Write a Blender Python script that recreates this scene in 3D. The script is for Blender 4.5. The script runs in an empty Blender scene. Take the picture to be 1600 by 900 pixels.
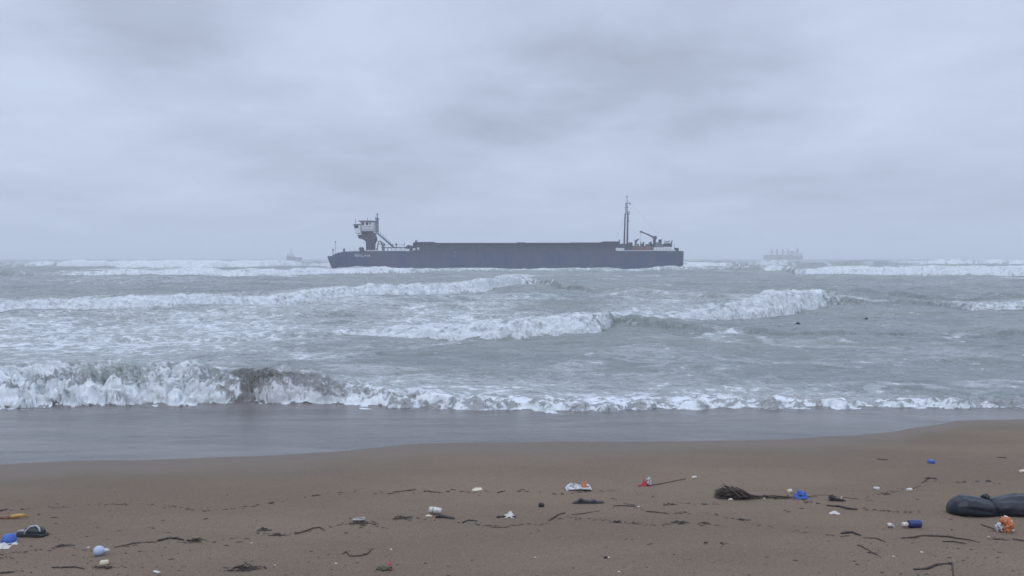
import bpy, bmesh, math, random
import numpy as np
from mathutils import Vector, Matrix, noise as mnoise

# ------------------------------------------------------------------ camera, sky, sun, exposure
SC = bpy.context.scene
COL = SC.collection
FPX = 1256.0           # focal length in photo pixels (1600 wide)
CAMZ = 3.4             # eye height above the mean sea level, standing on the berm of the beach
PITCH = math.atan(47 / FPX)
cd = bpy.data.cameras.new("camera"); cam = bpy.data.objects.new("camera", cd); COL.objects.link(cam)
cam.location = (0, 0, CAMZ); cam.rotation_euler = (math.pi / 2 - PITCH, 0, 0)
cd.sensor_width = 36; cd.lens = 36 * FPX / 1600; cd.clip_start = 0.1; cd.clip_end = 40000
SC.camera = cam

SC.view_settings.view_transform = 'Standard'; SC.view_settings.look = 'None'
SC.view_settings.gamma = 1; SC.view_settings.use_curve_mapping = False
SC.view_settings.exposure = 0.0
SC.cycles.use_denoising = True
SC.cycles.max_bounces = 8; SC.cycles.volume_bounces = 3; SC.cycles.diffuse_bounces = 3
SC.cycles.glossy_bounces = 3; SC.cycles.transmission_bounces = 4; SC.cycles.caustics_reflective = False
SC.cycles.sample_clamp_indirect = 6

SUN_EL, SUN_AZ = math.radians(48), math.radians(200)    # behind the cloud, high and behind the beach
W = bpy.data.worlds.new("World"); SC.world = W; W.use_nodes = True
nt = W.node_tree; nt.nodes.clear()
def N(tree, t, **kw):
    n = tree.nodes.new(t)
    for k, v in kw.items():
        if k == 'inp':
            for kk, vv in v.items(): n.inputs[kk].default_value = vv
        else: setattr(n, k, v)
    return n
def math_n(tree, op, a, b=None, clamp=False):
    n = tree.nodes.new('ShaderNodeMath'); n.operation = op; n.use_clamp = clamp
    for i, s in enumerate((a, b)):
        if s is None: continue
        if isinstance(s, (int, float)): n.inputs[i].default_value = s
        else: tree.links.new(s, n.inputs[i])
    return n.outputs[0]
def mapr(tree, v, a, b, c, d, smooth=True):
    n = tree.nodes.new('ShaderNodeMapRange')
    n.interpolation_type = 'SMOOTHSTEP' if smooth else 'LINEAR'
    tree.links.new(v, n.inputs[0])
    for i, q in enumerate((a, b, c, d)): n.inputs[i + 1].default_value = q
    return n.outputs[0]
def mixc(tree, f, a, b):
    n = tree.nodes.new('ShaderNodeMix'); n.data_type = 'RGBA'
    for s, i in ((f, 0), (a, 6), (b, 7)):
        if isinstance(s, (int, float)): n.inputs[i].default_value = s
        elif isinstance(s, tuple): n.inputs[i].default_value = (*s, 1)
        else: tree.links.new(s, n.inputs[i])
    return n.outputs[2]

sky = N(nt, 'ShaderNodeTexSky', sky_type='NISHITA', sun_disc=False, sun_elevation=SUN_EL, sun_rotation=SUN_AZ, air_density=1.0, dust_density=2.0)
tc = N(nt, 'ShaderNodeTexCoord'); sx = N(nt, 'ShaderNodeSeparateXYZ'); nt.links.new(tc.outputs['Generated'], sx.inputs[0])
dx, dy, dz = sx.outputs
# cloud sheet: direction projected on a plane overhead, softened towards the horizon
den = math_n(nt, 'ADD', math_n(nt, 'MAXIMUM', dz, 0.0), 0.16)
px = math_n(nt, 'DIVIDE', dx, den); py = math_n(nt, 'DIVIDE', dy, den)
cmb = N(nt, 'ShaderNodeCombineXYZ'); nt.links.new(px, cmb.inputs[0]); nt.links.new(py, cmb.inputs[1])
def wnoise(scale, detail, rough, dist, loc):
    m = N(nt, 'ShaderNodeMapping'); m.inputs['Location'].default_value = loc; m.inputs['Scale'].default_value = (scale, scale * 0.9, 1)
    m.inputs['Rotation'].default_value = (0, 0, 0.35)
    nt.links.new(cmb.outputs[0], m.inputs[0])
    n = N(nt, 'ShaderNodeTexNoise', inp={'Scale': 1.0, 'Detail': detail, 'Roughness': rough, 'Distortion': dist})
    nt.links.new(m.outputs[0], n.inputs[0]); return n.outputs[0]
big = wnoise(0.55, 4, 0.45, 0.3, (3.1, 7.7, 0))
fine = wnoise(1.5, 7, 0.54, 0.25, (11.3, 2.2, 0))
def blob(cx, cz, rx, rz, tilt=0.0):       # soft darker / lighter bank of cloud at a direction (tan azimuth, tan elevation)
    ydiv = math_n(nt, 'MAXIMUM', dy, 0.05)
    ax = math_n(nt, 'SUBTRACT', math_n(nt, 'DIVIDE', dx, ydiv), cx)
    az = math_n(nt, 'SUBTRACT', math_n(nt, 'DIVIDE', dz, ydiv), cz)
    az = math_n(nt, 'SUBTRACT', az, math_n(nt, 'MULTIPLY', ax, tilt))
    q = math_n(nt, 'ADD', math_n(nt, 'POWER', math_n(nt, 'ABSOLUTE', math_n(nt, 'DIVIDE', ax, rx)), 2.0),
               math_n(nt, 'POWER', math_n(nt, 'ABSOLUTE', math_n(nt, 'DIVIDE', az, rz)), 2.0))
    q = math_n(nt, 'ADD', q, math_n(nt, 'MULTIPLY', math_n(nt, 'SUBTRACT', fine, 0.5), 3.4))
    g = math_n(nt, 'EXPONENT', math_n(nt, 'MULTIPLY', math_n(nt, 'MAXIMUM', q, 0.0), -1.0))
    return math_n(nt, 'MULTIPLY', g, mapr(nt, dy, 0.1, 0.5, 0, 1))
def T(u, v): return (u - 800) / FPX, (403 - v) / FPX
wisp = wnoise(3.8, 6, 0.55, 0.35, (1.3, 5.1, 0))
tone = math_n(nt, 'ADD', math_n(nt, 'MULTIPLY', math_n(nt, 'SUBTRACT', wisp, 0.5), 0.16), math_n(nt, 'ADD', math_n(nt, 'MULTIPLY', math_n(nt, 'SUBTRACT', big, 0.5), 0.34), math_n(nt, 'MULTIPLY', math_n(nt, 'SUBTRACT', fine, 0.5), 0.34)))
banks = [(*T(1010, 140), 0.28, 0.070, -0.02, -0.17), (*T(860, 200), 0.15, 0.020, 0.05, -0.08), (*T(1120, 185), 0.12, 0.014, 0.03, -0.06), (*T(230, 30), 0.22, 0.05, -0.05, -0.14),
         (*T(330, 180), 0.20, 0.08, -0.10, -0.07), (*T(50, 160), 0.16, 0.06, -0.15, 0.09), (*T(560, 60), 0.18, 0.07, 0.0, 0.10),
         (*T(1000, 255), 0.22, 0.028, 0.08, 0.08), (*T(1450, 120), 0.22, 0.10, 0.0, 0.10), (*T(640, 300), 0.13, 0.016, 0.0, -0.07),
         (*T(60, 250), 0.2, 0.03, -0.12, 0.06), (*T(1400, 300), 0.3, 0.03, 0.0, -0.03)]
for (a, b, c, d_, e, s) in banks:
    tone = math_n(nt, 'ADD', tone, math_n(nt, 'MULTIPLY', blob(a, b, c, d_, e), s))
lift = mapr(nt, dz, 0.02, 0.30, 0.985, 1.05)
lift2 = mapr(nt, dz, 0.32, 0.95, 0.0, 0.95)
bright = math_n(nt, 'MULTIPLY', math_n(nt, 'ADD', lift, lift2), math_n(nt, 'ADD', 1.0, tone))
ctint = mixc(nt, mapr(nt, tone, -0.25, 0.2, 0, 1), (0.438, 0.502, 0.635), (0.495, 0.565, 0.722))
vm = N(nt, 'ShaderNodeVectorMath', operation='SCALE'); nt.links.new(ctint, vm.inputs[0]); nt.links.new(math_n(nt, 'MULTIPLY', bright, 11.1), vm.inputs['Scale'])
fin = mixc(nt, 0.97, sky.outputs[0], vm.outputs[0])      # a closed cloud deck: hardly any clear sky comes through
bg = N(nt, 'ShaderNodeBackground', inp={'Strength': 0.1}); nt.links.new(fin, bg.inputs[0])
wo = N(nt, 'ShaderNodeOutputWorld'); nt.links.new(bg.outputs[0], wo.inputs[0])

sl = bpy.data.lights.new("sun", 'SUN'); sl.energy = 0.5; sl.angle = math.radians(25); sl.color = (1.0, 0.97, 0.92)
sun = bpy.data.objects.new("sun", sl); COL.objects.link(sun)
sd = Vector((math.sin(SUN_AZ) * math.cos(SUN_EL), math.cos(SUN_AZ) * math.cos(SUN_EL), math.sin(SUN_EL)))
sun.rotation_euler = sd.to_track_quat('Z', 'Y').to_euler(); sun.location = (0, -20, 40)

# ------------------------------------------------------------------ helpers
def ray(u, v):
    c, s = math.cos(PITCH), math.sin(PITCH)
    a, b = u - 800, 450 - v
    return Vector((a, FPX * c + b * s, -FPX * s + b * c)).normalized()
def at_y(u, v, y):
    r = ray(u, v); k = y / r.y
    return Vector((r.x * k, y, CAMZ + r.z * k))
SA, SB = 1.85, 0.10            # beach: z = SA - SB*y
def ground(u, v, up=0.0):      # point of the sloping beach seen at a photo pixel
    r = ray(u, v); k = (SA - CAMZ) / (r.z + SB * r.y)
    p = Vector((0, 0, CAMZ)) + r * k
    return Vector((p.x, p.y, sand_z(p.x, p.y) + up))
def tag(o, label=None, cat=None, group=None, kind=None):
    if label: o['label'] = label
    if cat: o['category'] = cat
    if group: o['group'] = group
    if kind: o['kind'] = kind
    return o
def empty(name, loc, rz=0.0):
    o = bpy.data.objects.new(name, None); COL.objects.link(o); o.location = loc; o.rotation_euler.z = rz
    o.empty_display_size = 0.1
    return o

# numpy gradient noise
_rs = np.random.RandomState(7)
_perm = np.concatenate([_rs.permutation(4096)] * 2).astype(np.int32)
_ga = _rs.rand(4096) * 2 * np.pi; _gx = np.cos(_ga).astype(np.float32); _gy = np.sin(_ga).astype(np.float32)
def pn(x, y, seed=0):
    x = np.asarray(x, dtype=np.float64) + seed * 37.17; y = np.asarray(y, dtype=np.float64) + seed * 91.73
    xi = np.floor(x); yi = np.floor(y); xf = (x - xi).astype(np.float32); yf = (y - yi).astype(np.float32)
    xi = xi.astype(np.int64) & 4095; yi = yi.astype(np.int64) & 4095
    u = xf * xf * xf * (xf * (xf * 6 - 15) + 10); v = yf * yf * yf * (yf * (yf * 6 - 15) + 10)
    def g(i, j, fx, fy):
        h = _perm[_perm[i & 4095] + (j & 4095)]
        return _gx[h] * fx + _gy[h] * fy
    n00 = g(xi, yi, xf, yf); n10 = g(xi + 1, yi, xf - 1, yf); n01 = g(xi, yi + 1, xf, yf - 1); n11 = g(xi + 1, yi + 1, xf - 1, yf - 1)
    a = n00 + u * (n10 - n00); b = n01 + u * (n11 - n01)
    return (a + v * (b - a)) * 1.5
def fbm(x, y, seed=0, octv=4, gain=0.5, lac=2.03):
    s = 0; a = 1
    for i in range(octv):
        s = s + a * pn(x * lac ** i, y * lac ** i, seed + i); a *= gain
    return s
def billow(x, y, seed=0, octv=4, gain=0.55, lac=2.05):
    s = 0; a = 1; t = 0
    for i in range(octv):
        s = s + a * (1 - 2 * np.abs(pn(x * lac ** i, y * lac ** i, seed + i))); t += a; a *= gain
    return s / t
def sst(a, b, x):
    t = np.clip((x - a) / (b - a), 0, 1); return t * t * (3 - 2 * t)
def grid_obj(name, X, Y, Z, mat, attrs={}):
    nr, nc = X.shape
    me = bpy.data.meshes.new(name)
    nv = nr * nc; nf = (nr - 1) * (nc - 1)
    co = np.stack([X, Y, Z], -1).reshape(-1).astype(np.float32)
    idx = np.arange(nv, dtype=np.int32).reshape(nr, nc)
    q = np.stack([idx[:-1, :-1], idx[:-1, 1:], idx[1:, 1:], idx[1:, :-1]], -1).reshape(-1)
    me.vertices.add(nv); me.vertices.foreach_set("co", co)
    me.loops.add(nf * 4); me.loops.foreach_set("vertex_index", q.astype(np.int32))
    me.polygons.add(nf); me.polygons.foreach_set("loop_start", np.arange(0, nf * 4, 4, dtype=np.int32))
    me.polygons.foreach_set("use_smooth", np.ones(nf, dtype=bool))
    me.update(calc_edges=True)
    for k, a in attrs.items():
        at = me.attributes.new(k, 'FLOAT', 'POINT'); at.data.foreach_set("value", a.reshape(-1).astype(np.float32))
    me.materials.append(mat)
    o = bpy.data.objects.new(name, me); COL.objects.link(o); return o

# ------------------------------------------------------------------ materials of the setting
def new_mat(name):
    m = bpy.data.materials.new(name); m.use_nodes = True; t = m.node_tree; t.nodes.clear()
    out = t.nodes.new('ShaderNodeOutputMaterial'); b = t.nodes.new('ShaderNodeBsdfPrincipled'); t.links.new(b.outputs[0], out.inputs[0])
    return m, t, b
def tnoise(t, vec, scale, detail=4, rough=0.5, dist=0.0, sc=None, typ='FBM'):
    if sc:
        m = N(t, 'ShaderNodeMapping'); m.inputs['Scale'].default_value = sc; t.links.new(vec, m.inputs[0]); vec = m.outputs[0]
    n = N(t, 'ShaderNodeTexNoise', inp={'Scale': scale, 'Detail': detail, 'Roughness': rough, 'Distortion': dist})
    n.noise_type = typ
    t.links.new(vec, n.inputs[0]); return n.outputs[0]
def attr(t, name):
    a = N(t, 'ShaderNodeAttribute', attribute_name=name); return a.outputs['Fac']

def water_material():
    m, t, b = new_mat("sea_water")
    geo = N(t, 'ShaderNodeNewGeometry'); P = geo.outputs['Position']
    foam, brown, far, swash, green = (attr(t, k) for k in ('foam', 'brown', 'far', 'swash', 'green'))
    # murky storm water carrying silt
    big = tnoise(t, P, 0.09, 3, 0.5, 0.4, (0.5, 1, 1))
    body = mixc(t, mapr(t, big, 0.35, 0.7, 0, 1), (0.205, 0.235, 0.232), (0.270, 0.290, 0.270))
    body = mixc(t, green, body, (0.30, 0.335, 0.30))
    body = mixc(t, brown, body, (0.115, 0.102, 0.098))
    body = mixc(t, swash, body, mixc(t, mapr(t, tnoise(t, P, 0.7, 4, 0.55, 0.6, (0.35, 1.2, 1)), 0.35, 0.65, 0, 1), (0.165, 0.152, 0.143), (0.115, 0.108, 0.104)))
    # foam: lace of ridged noise and cell edges, thresholded by the foam amount
    n1 = tnoise(t, P, 0.55, 9, 0.62, 0.8, (0.8, 1.15, 1.0))
    n2 = tnoise(t, P, 2.6, 7, 0.6, 0.6, (0.8, 1.1, 1.0))
    v = N(t, 'ShaderNodeTexVoronoi', feature='DISTANCE_TO_EDGE', inp={'Scale': 1.5})
    warp = N(t, 'ShaderNodeTexNoise', inp={'Scale': 1.1, 'Detail': 5.0, 'Roughness': 0.6}); t.links.new(P, warp.inputs[0])
    wv = N(t, 'ShaderNodeVectorMath', operation='MULTIPLY_ADD'); t.links.new(warp.outputs['Color'], wv.inputs[0]); wv.inputs[1].default_value = (1.9, 1.9, 0.4); t.links.new(P, wv.inputs[2])
    t.links.new(wv.outputs[0], v.inputs[0])
    edge = mapr(t, v.outputs['Distance'], 0.0, 0.22, 1.0, 0.0)
    s = math_n(t, 'ADD', math_n(t, 'MULTIPLY', math_n(t, 'SUBTRACT', n1, 0.5), mapr(t, far, 0, 0.25, 1.9, 3.0)), math_n(t, 'MULTIPLY', math_n(t, 'SUBTRACT', n2, 0.5), 2.3))
    s = math_n(t, 'ADD', s, math_n(t, 'MULTIPLY', math_n(t, 'SUBTRACT', edge, 0.4), 0.30))
    n3 = tnoise(t, P, 8.5, 6, 0.62, 0.5, (0.7, 1.0, 1.0))
    s = math_n(t, 'ADD', s, math_n(t, 'MULTIPLY', math_n(t, 'SUBTRACT', n3, 0.5), mapr(t, far, 0, 0.2, 2.3, 0.8)))
    lvl = math_n(t, 'ADD', s, math_n(t, 'MULTIPLY', math_n(t, 'SUBTRACT', foam, 0.62), 1.45))
    mask = mapr(t, lvl, -0.16, 0.38, 0, 1)
    thin = mapr(t, lvl, -0.95, 0.05, 0, 0.42)          # veil of bubbles round the lace
    mask = math_n(t, 'MAXIMUM', mask, math_n(t, 'MULTIPLY', thin, mapr(t, foam, 0.1, 0.5, 0, 1)))
    mask = math_n(t, 'MULTIPLY', mask, mapr(t, foam, 0.02, 0.12, 0, 1))
    tonef = mapr(t, n2, 0.25, 0.75, 0, 1)
    fcol = mixc(t, tonef, (0.52, 0.56, 0.58), (0.80, 0.83, 0.85))  # shading of bubbles and hollows put into the foam colour
    fcol = mixc(t, math_n(t, 'MULTIPLY', brown, 0.6), fcol, (0.42, 0.41, 0.41))
    t.links.new(mixc(t, mask, body, fcol), b.inputs['Base Color'])
    rw = math_n(t, 'ADD', mapr(t, far, 0, 1, 0.16, 0.40), math_n(t, 'MULTIPLY', swash, 0.10))
    r = N(t, 'ShaderNodeMix', data_type='FLOAT'); t.links.new(mask, r.inputs[0]); t.links.new(rw, r.inputs[2]); r.inputs[3].default_value = 0.85; 
    t.links.new(r.outputs[0], b.inputs['Roughness']); b.inputs['IOR'].default_value = 1.333
    # ripples: wind chop stretched along the crests, finer bubbles where foam lies
    r1 = tnoise(t, P, 1.5, 6, 0.62, 0.5, (0.7, 1.5, 1))
    r2 = tnoise(t, P, 9.0, 4, 0.6, 0.3, (0.6, 1.4, 1))
    calm = mapr(t, swash, 0, 1, 1.0, 0.10)
    hgt = math_n(t, 'ADD', math_n(t, 'MULTIPLY', math_n(t, 'MULTIPLY', r1, 0.42), calm), math_n(t, 'MULTIPLY', math_n(t, 'MULTIPLY', r2, 0.045), calm))
    hgt = math_n(t, 'ADD', hgt, math_n(t, 'MULTIPLY', mask, math_n(t, 'MULTIPLY', n2, 0.09)))
    bp = N(t, 'ShaderNodeBump', inp={'Strength': 0.8, 'Distance': 1.0}); t.links.new(hgt, bp.inputs['Height']); t.links.new(bp.outputs[0], b.inputs['Normal'])
    return m
def sand_material():
    m, t, b = new_mat("beach_sand")
    geo = N(t, 'ShaderNodeNewGeometry'); P = geo.outputs['Position']
    wet = attr(t, 'wet')
    a = tnoise(t, P, 0.5, 5, 0.55, 0.2, (0.6, 1.2, 1)); g = tnoise(t, P, 120, 3, 0.8); g2 = tnoise(t, P, 28, 4, 0.7); g3 = tnoise(t, P, 95, 2, 0.8)
    c = mixc(t, mapr(t, a, 0.35, 0.65, 0, 1), (0.208, 0.156, 0.111), (0.250, 0.188, 0.133))
    c = mixc(t, mapr(t, g, 0.44, 0.66, 0, 0.75), c, (0.08, 0.062, 0.048))
    c = mixc(t, mapr(t, g3, 0.56, 0.72, 0, 0.75), c, (0.34, 0.28, 0.23))
    c = mixc(t, mapr(t, g2, 0.56, 0.8, 0, 0.5), c, (0.10, 0.077, 0.060))
    c = mixc(t, wet, c, (0.160, 0.127, 0.100))
    t.links.new(c, b.inputs['Base Color'])
    t.links.new(mapr(t, wet, 0, 1, 0.85, 0.6), b.inputs['Roughness']); t.links.new(mapr(t, wet, 0, 1, 0.08, 0.22), b.inputs['Specular IOR Level'])
    h = math_n(t, 'ADD', math_n(t, 'MULTIPLY', g2, 0.022), math_n(t, 'MULTIPLY', g, 0.004))
    h = math_n(t, 'MULTIPLY', h, mapr(t, wet, 0, 1, 1.0, 0.15))
    bp = N(t, 'ShaderNodeBump', inp={'Strength': 0.7, 'Distance': 1.0}); t.links.new(h, bp.inputs['Height']); t.links.new(bp.outputs[0], b.inputs['Normal'])
    return m

# ------------------------------------------------------------------ beach
def sand_base(x, y):
    return np.where(y > -3, SA - SB * y, SA + 0.3 - 0.02 * (y + 3))
def edge_y(x, y):              # where the swash ends, as distance of the shoreline along each line of sight from the beach
    u = 800 + FPX * x / np.maximum(y, 2)
    vs = np.interp(u, [-900, 0, 120, 300, 430, 520, 580, 640, 760, 1000, 1150, 1250, 1340, 1400, 1450, 1500, 1600, 2500],
                      [770, 729, 723, 719, 714.5, 708, 702, 696, 692.5, 693, 691, 687, 682, 677, 668, 660, 656, 652])
    return (CAMZ - SA) / ((vs - 403) / FPX - SB)
def sand_z(x, y):
    x = np.asarray(x, dtype=float); y = np.asarray(y, dtype=float)
    z = np.where(y > -3, SA - SB * y, SA + 0.3 - 0.02 * (y + 3))
    z = np.where(y > 30, SA - 3.0 - 0.03 * (y - 30), z); z = np.maximum(z, -7)
    near = sst(0.6, 3.5, edge_y(x, y) - y)
    r = 0.016 * fbm(x * 0.5, y * 0.9, 3, 3) + near * (0.010 * fbm(x * 2.4, y * 3.5, 11, 3) + 0.004 * billow(x * 9, y * 12, 15, 3))
    r = r * sst(60, 25, y)
    return z + r if z.ndim else float(z + r)
def axis(dense_a, dense_b, step, lo, hi, g):
    a = list(np.arange(dense_a, dense_b + step * .5, step)); s = step; q = a[-1]
    while q < hi: s *= g; q += s; a.append(q)
    s = step; q = a[0]; pre = []
    while q > lo: s *= g; q -= s; pre.append(q)
    return np.array(pre[::-1] + a)
xs = axis(-9, 9, 0.03, -6000, 6000, 1.05); ys = axis(4.2, 14.5, 0.022, -400, 9000, 1.05)
X, Y = np.meshgrid(xs, ys); Z = sand_z(X, Y)
wet = sst(2.4, -0.1, edge_y(X, Y) - Y + 0.5 * fbm(X * 0.7, Y * 0.7, 401, 3))
beach = tag(grid_obj("beach", X, Y, Z, sand_material(), {'wet': wet}), "wide wet brown sand beach sloping down to the sea", None, None, 'structure')

# ------------------------------------------------------------------ the sea: one sheet, waves modelled as breakers with foot, crest and back
# each breaker: rows of (u, v of foot, v of crest, foam at foot, foam on face, foam behind crest, length of foam behind)
BR = {
 'shore': [(-700, 655, 596, 1.4, .95, .8, 2.0), (-200, 650, 588, 1.4, .95, .8, 2.0), (0, 646, 586, 1.5, .92, .8, 2.2), (60, 640, 580, 1.5, .84, .8, 2.2), (140, 637, 575, 1.5, .52, .75, 2.0), (200, 637, 576, 1.5, .56, .75, 1.8),
           (250, 636, 580, 1.5, .86, .75, 1.6), (330, 633, 582, 1.4, .72, .7, 1.4), (358, 630, 583, 1.1, .50, .7, 1.2), (374, 628, 585, .25, .10, .6, 1.1), (392, 628, 587, .30, .15, .6, 1.0), (404, 631, 588, 1.35, .42, .65, 1.0),
           (440, 633, 588, 1.35, .38, .62, 1.0), (490, 633, 594, 1.4, .42, .62, .9), (530, 634, 608, 1.1, .70, .70, 2.0), (600, 637, 616, .92, .72, .84, 2.8),
           (700, 643, 626, .86, .76, .88, 3.4), (860, 648, 633, .82, .76, .88, 3.6), (960, 647, 633, .80, .76, .86, 3.4), (1100, 640, 627, .84, .78, .84, 3.0), (1300, 638, 626, .86, .76, .78, 2.4),
           (1450, 638, 626, .86, .72, .62, 1.4), (1600, 637, 626, .8, .7, .5, 1.0), (2400, 636, 626, 1.0, .7, .5, 1.0)],
 'mid': [(-900, 545, 542, 0, 0, 0, 1), (380, 536, 532, .1, .2, .3, 1), (480, 533, 526, .5, .5, .6, 3), (560, 528, 520, 1.0, .78, .72, 5), (640, 531, 519, 1.1, .86, .80, 6), (740, 533, 515, 1.15, .90, .82, 7), (830, 531, 505, 1.2, .95, .85, 7),
         (900, 529, 497, 1.35, 1.02, .85, 6), (940, 524, 495, 1.3, 1.0, .8, 4), (960, 512, 494, .55, .4, .5, 3), (1000, 515, 504, 0, 0, .25, 3), (1100, 525, 517, 0, 0, .1, 2), (1250, 530, 525, 0, 0, 0, 1), (2400, 530, 528, 0, 0, 0, 1)],
 'right': [(-900, 505, 503, 0, 0, 0, 1), (880, 505, 500, 0, 0, .3, 1), (960, 503, 496, .7, .70, .65, 8), (1020, 505, 495, 1.0, .85, .75, 8), (1080, 506, 489, 1.2, .92, .8, 8), (1150, 502, 475, 1.3, 1.0, .85, 7), (1200, 496, 457, 1.4, 1.1, .95, 6),
           (1255, 489, 461, 1.3, 1.05, .9, 6), (1290, 483, 457, 1.3, 1.0, .8, 4), (1308, 478, 461, .45, .4, .5, 3), (1340, 476, 466, .3, .30, .62, 2), (1390, 477, 469, 0, 0.25, .6, 1.5), (1440, 478, 472, 0, 0, .2, 1), (1520, 490, 480, .6, .75, .7, 5), (1600, 489, 477, .9, .85, .75, 6), (2400, 488, 476, .9, .85, .7, 6)],
 'long': [(-900, 496, 480, 1.3, 1.05, .9, 6), (0, 494, 478, 1.3, 1.05, .9, 6), (120, 493, 478, 1.3, 1.05, .9, 6), (230, 492, 476, 1.3, 1.05, .9, 8), (320, 487, 469, 1.3, 1.05, .9, 8), (420, 480, 465, 1.1, .98, .85, 8), (500, 473, 455, 1.1, 1.0, .8, 8), (560, 470, 452, 1.1, .98, .8, 7),
          (640, 467, 450, 1.1, .98, .8, 7), (700, 464, 448, 1.1, 1.0, .7, 7), (760, 459, 440, 1.2, 1.05, .7, 6), (815, 449, 436, 1.3, 1.05, .6, 5), (832, 448, 440, .6, .6, .4, 4), (860, 452, 443, 0, 0, 0, 2), (930, 462, 456, 0, 0, 0, 2), (1040, 468, 460, .3, .6, .65, 2), (1100, 468, 460, .3, .6, .65, 2), (1150, 470, 465, 0, 0, 0, 2), (2400, 472, 470, 0, 0, 0, 1)],
 'outer': [(-900, 430, 424, .3, .3, .2, 8), (0, 433, 426, .2, .2, .2, 8), (140, 433, 423, .8, .8, .5, 8), (260, 432, 422, 1.1, 1.0, .6, 9), (400, 431, 421, 1.2, 1.0, .6, 9), (500, 429, 420, 1.2, 1.0, .6, 9), (610, 427, 419, 1.1, 1.0, .5, 8), (650, 427, 422, .5, .7, .4, 6), (750, 426, 421, .3, .8, .3, 5), (850, 426, 422, .2, .6, .3, 5),
           (950, 427, 422, .2, .6, .3, 5), (1050, 426, 421, .3, .8, .4, 5), (1140, 426, 421, .3, .5, .3, 5), (1225, 427, 420, .2, .4, .3, 6), (1260, 430, 419, 1.1, 1.0, .5, 8), (1350, 431, 418, 1.2, 1.05, .5, 8), (1450, 433, 418, 1.2, 1.05, .5, 8), (1600, 432, 417, 1.2, 1.05, .5, 8), (2400, 432, 418, 1.2, 1.1, .4, 8)],
 'far': [(-900, 418, 411, 1, 1, .5, 20), (0, 416, 411, .6, .6, .4, 20), (60, 417, 408, 1.0, 1.0, .5, 20), (200, 419, 407, 1.1, 1.1, .5, 30), (400, 418, 407, 1.1, 1.1, .5, 30), (480, 417, 409, .6, .7, .4, 20), (520, 417, 411, .2, .2, .1, 10), (1040, 418, 412, .3, .3, .2, 10), (1070, 419, 410, 1.1, 1.1, .5, 12), (1135, 419, 410, 1.1, 1.1, .5, 12),
         (1150, 418, 412, .2, .3, .2, 10), (1190, 417, 408, .7, .8, .4, 12), (1225, 417, 408, .7, .8, .4, 12), (1260, 416, 410, .1, .1, .1, 10), (1400, 414, 408, .5, .6, .4, 20), (1440, 414, 406, 1.1, 1.1, .5, 20), (1580, 414, 406, 1.1, 1.1, .5, 20), (2400, 414, 408, .6, .6, .5, 20)],
}
BACKW = {'shore': 2.0, 'mid': 4.0, 'right': 6.0, 'long': 8.0, 'outer': 14.0, 'far': 25.0}

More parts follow.
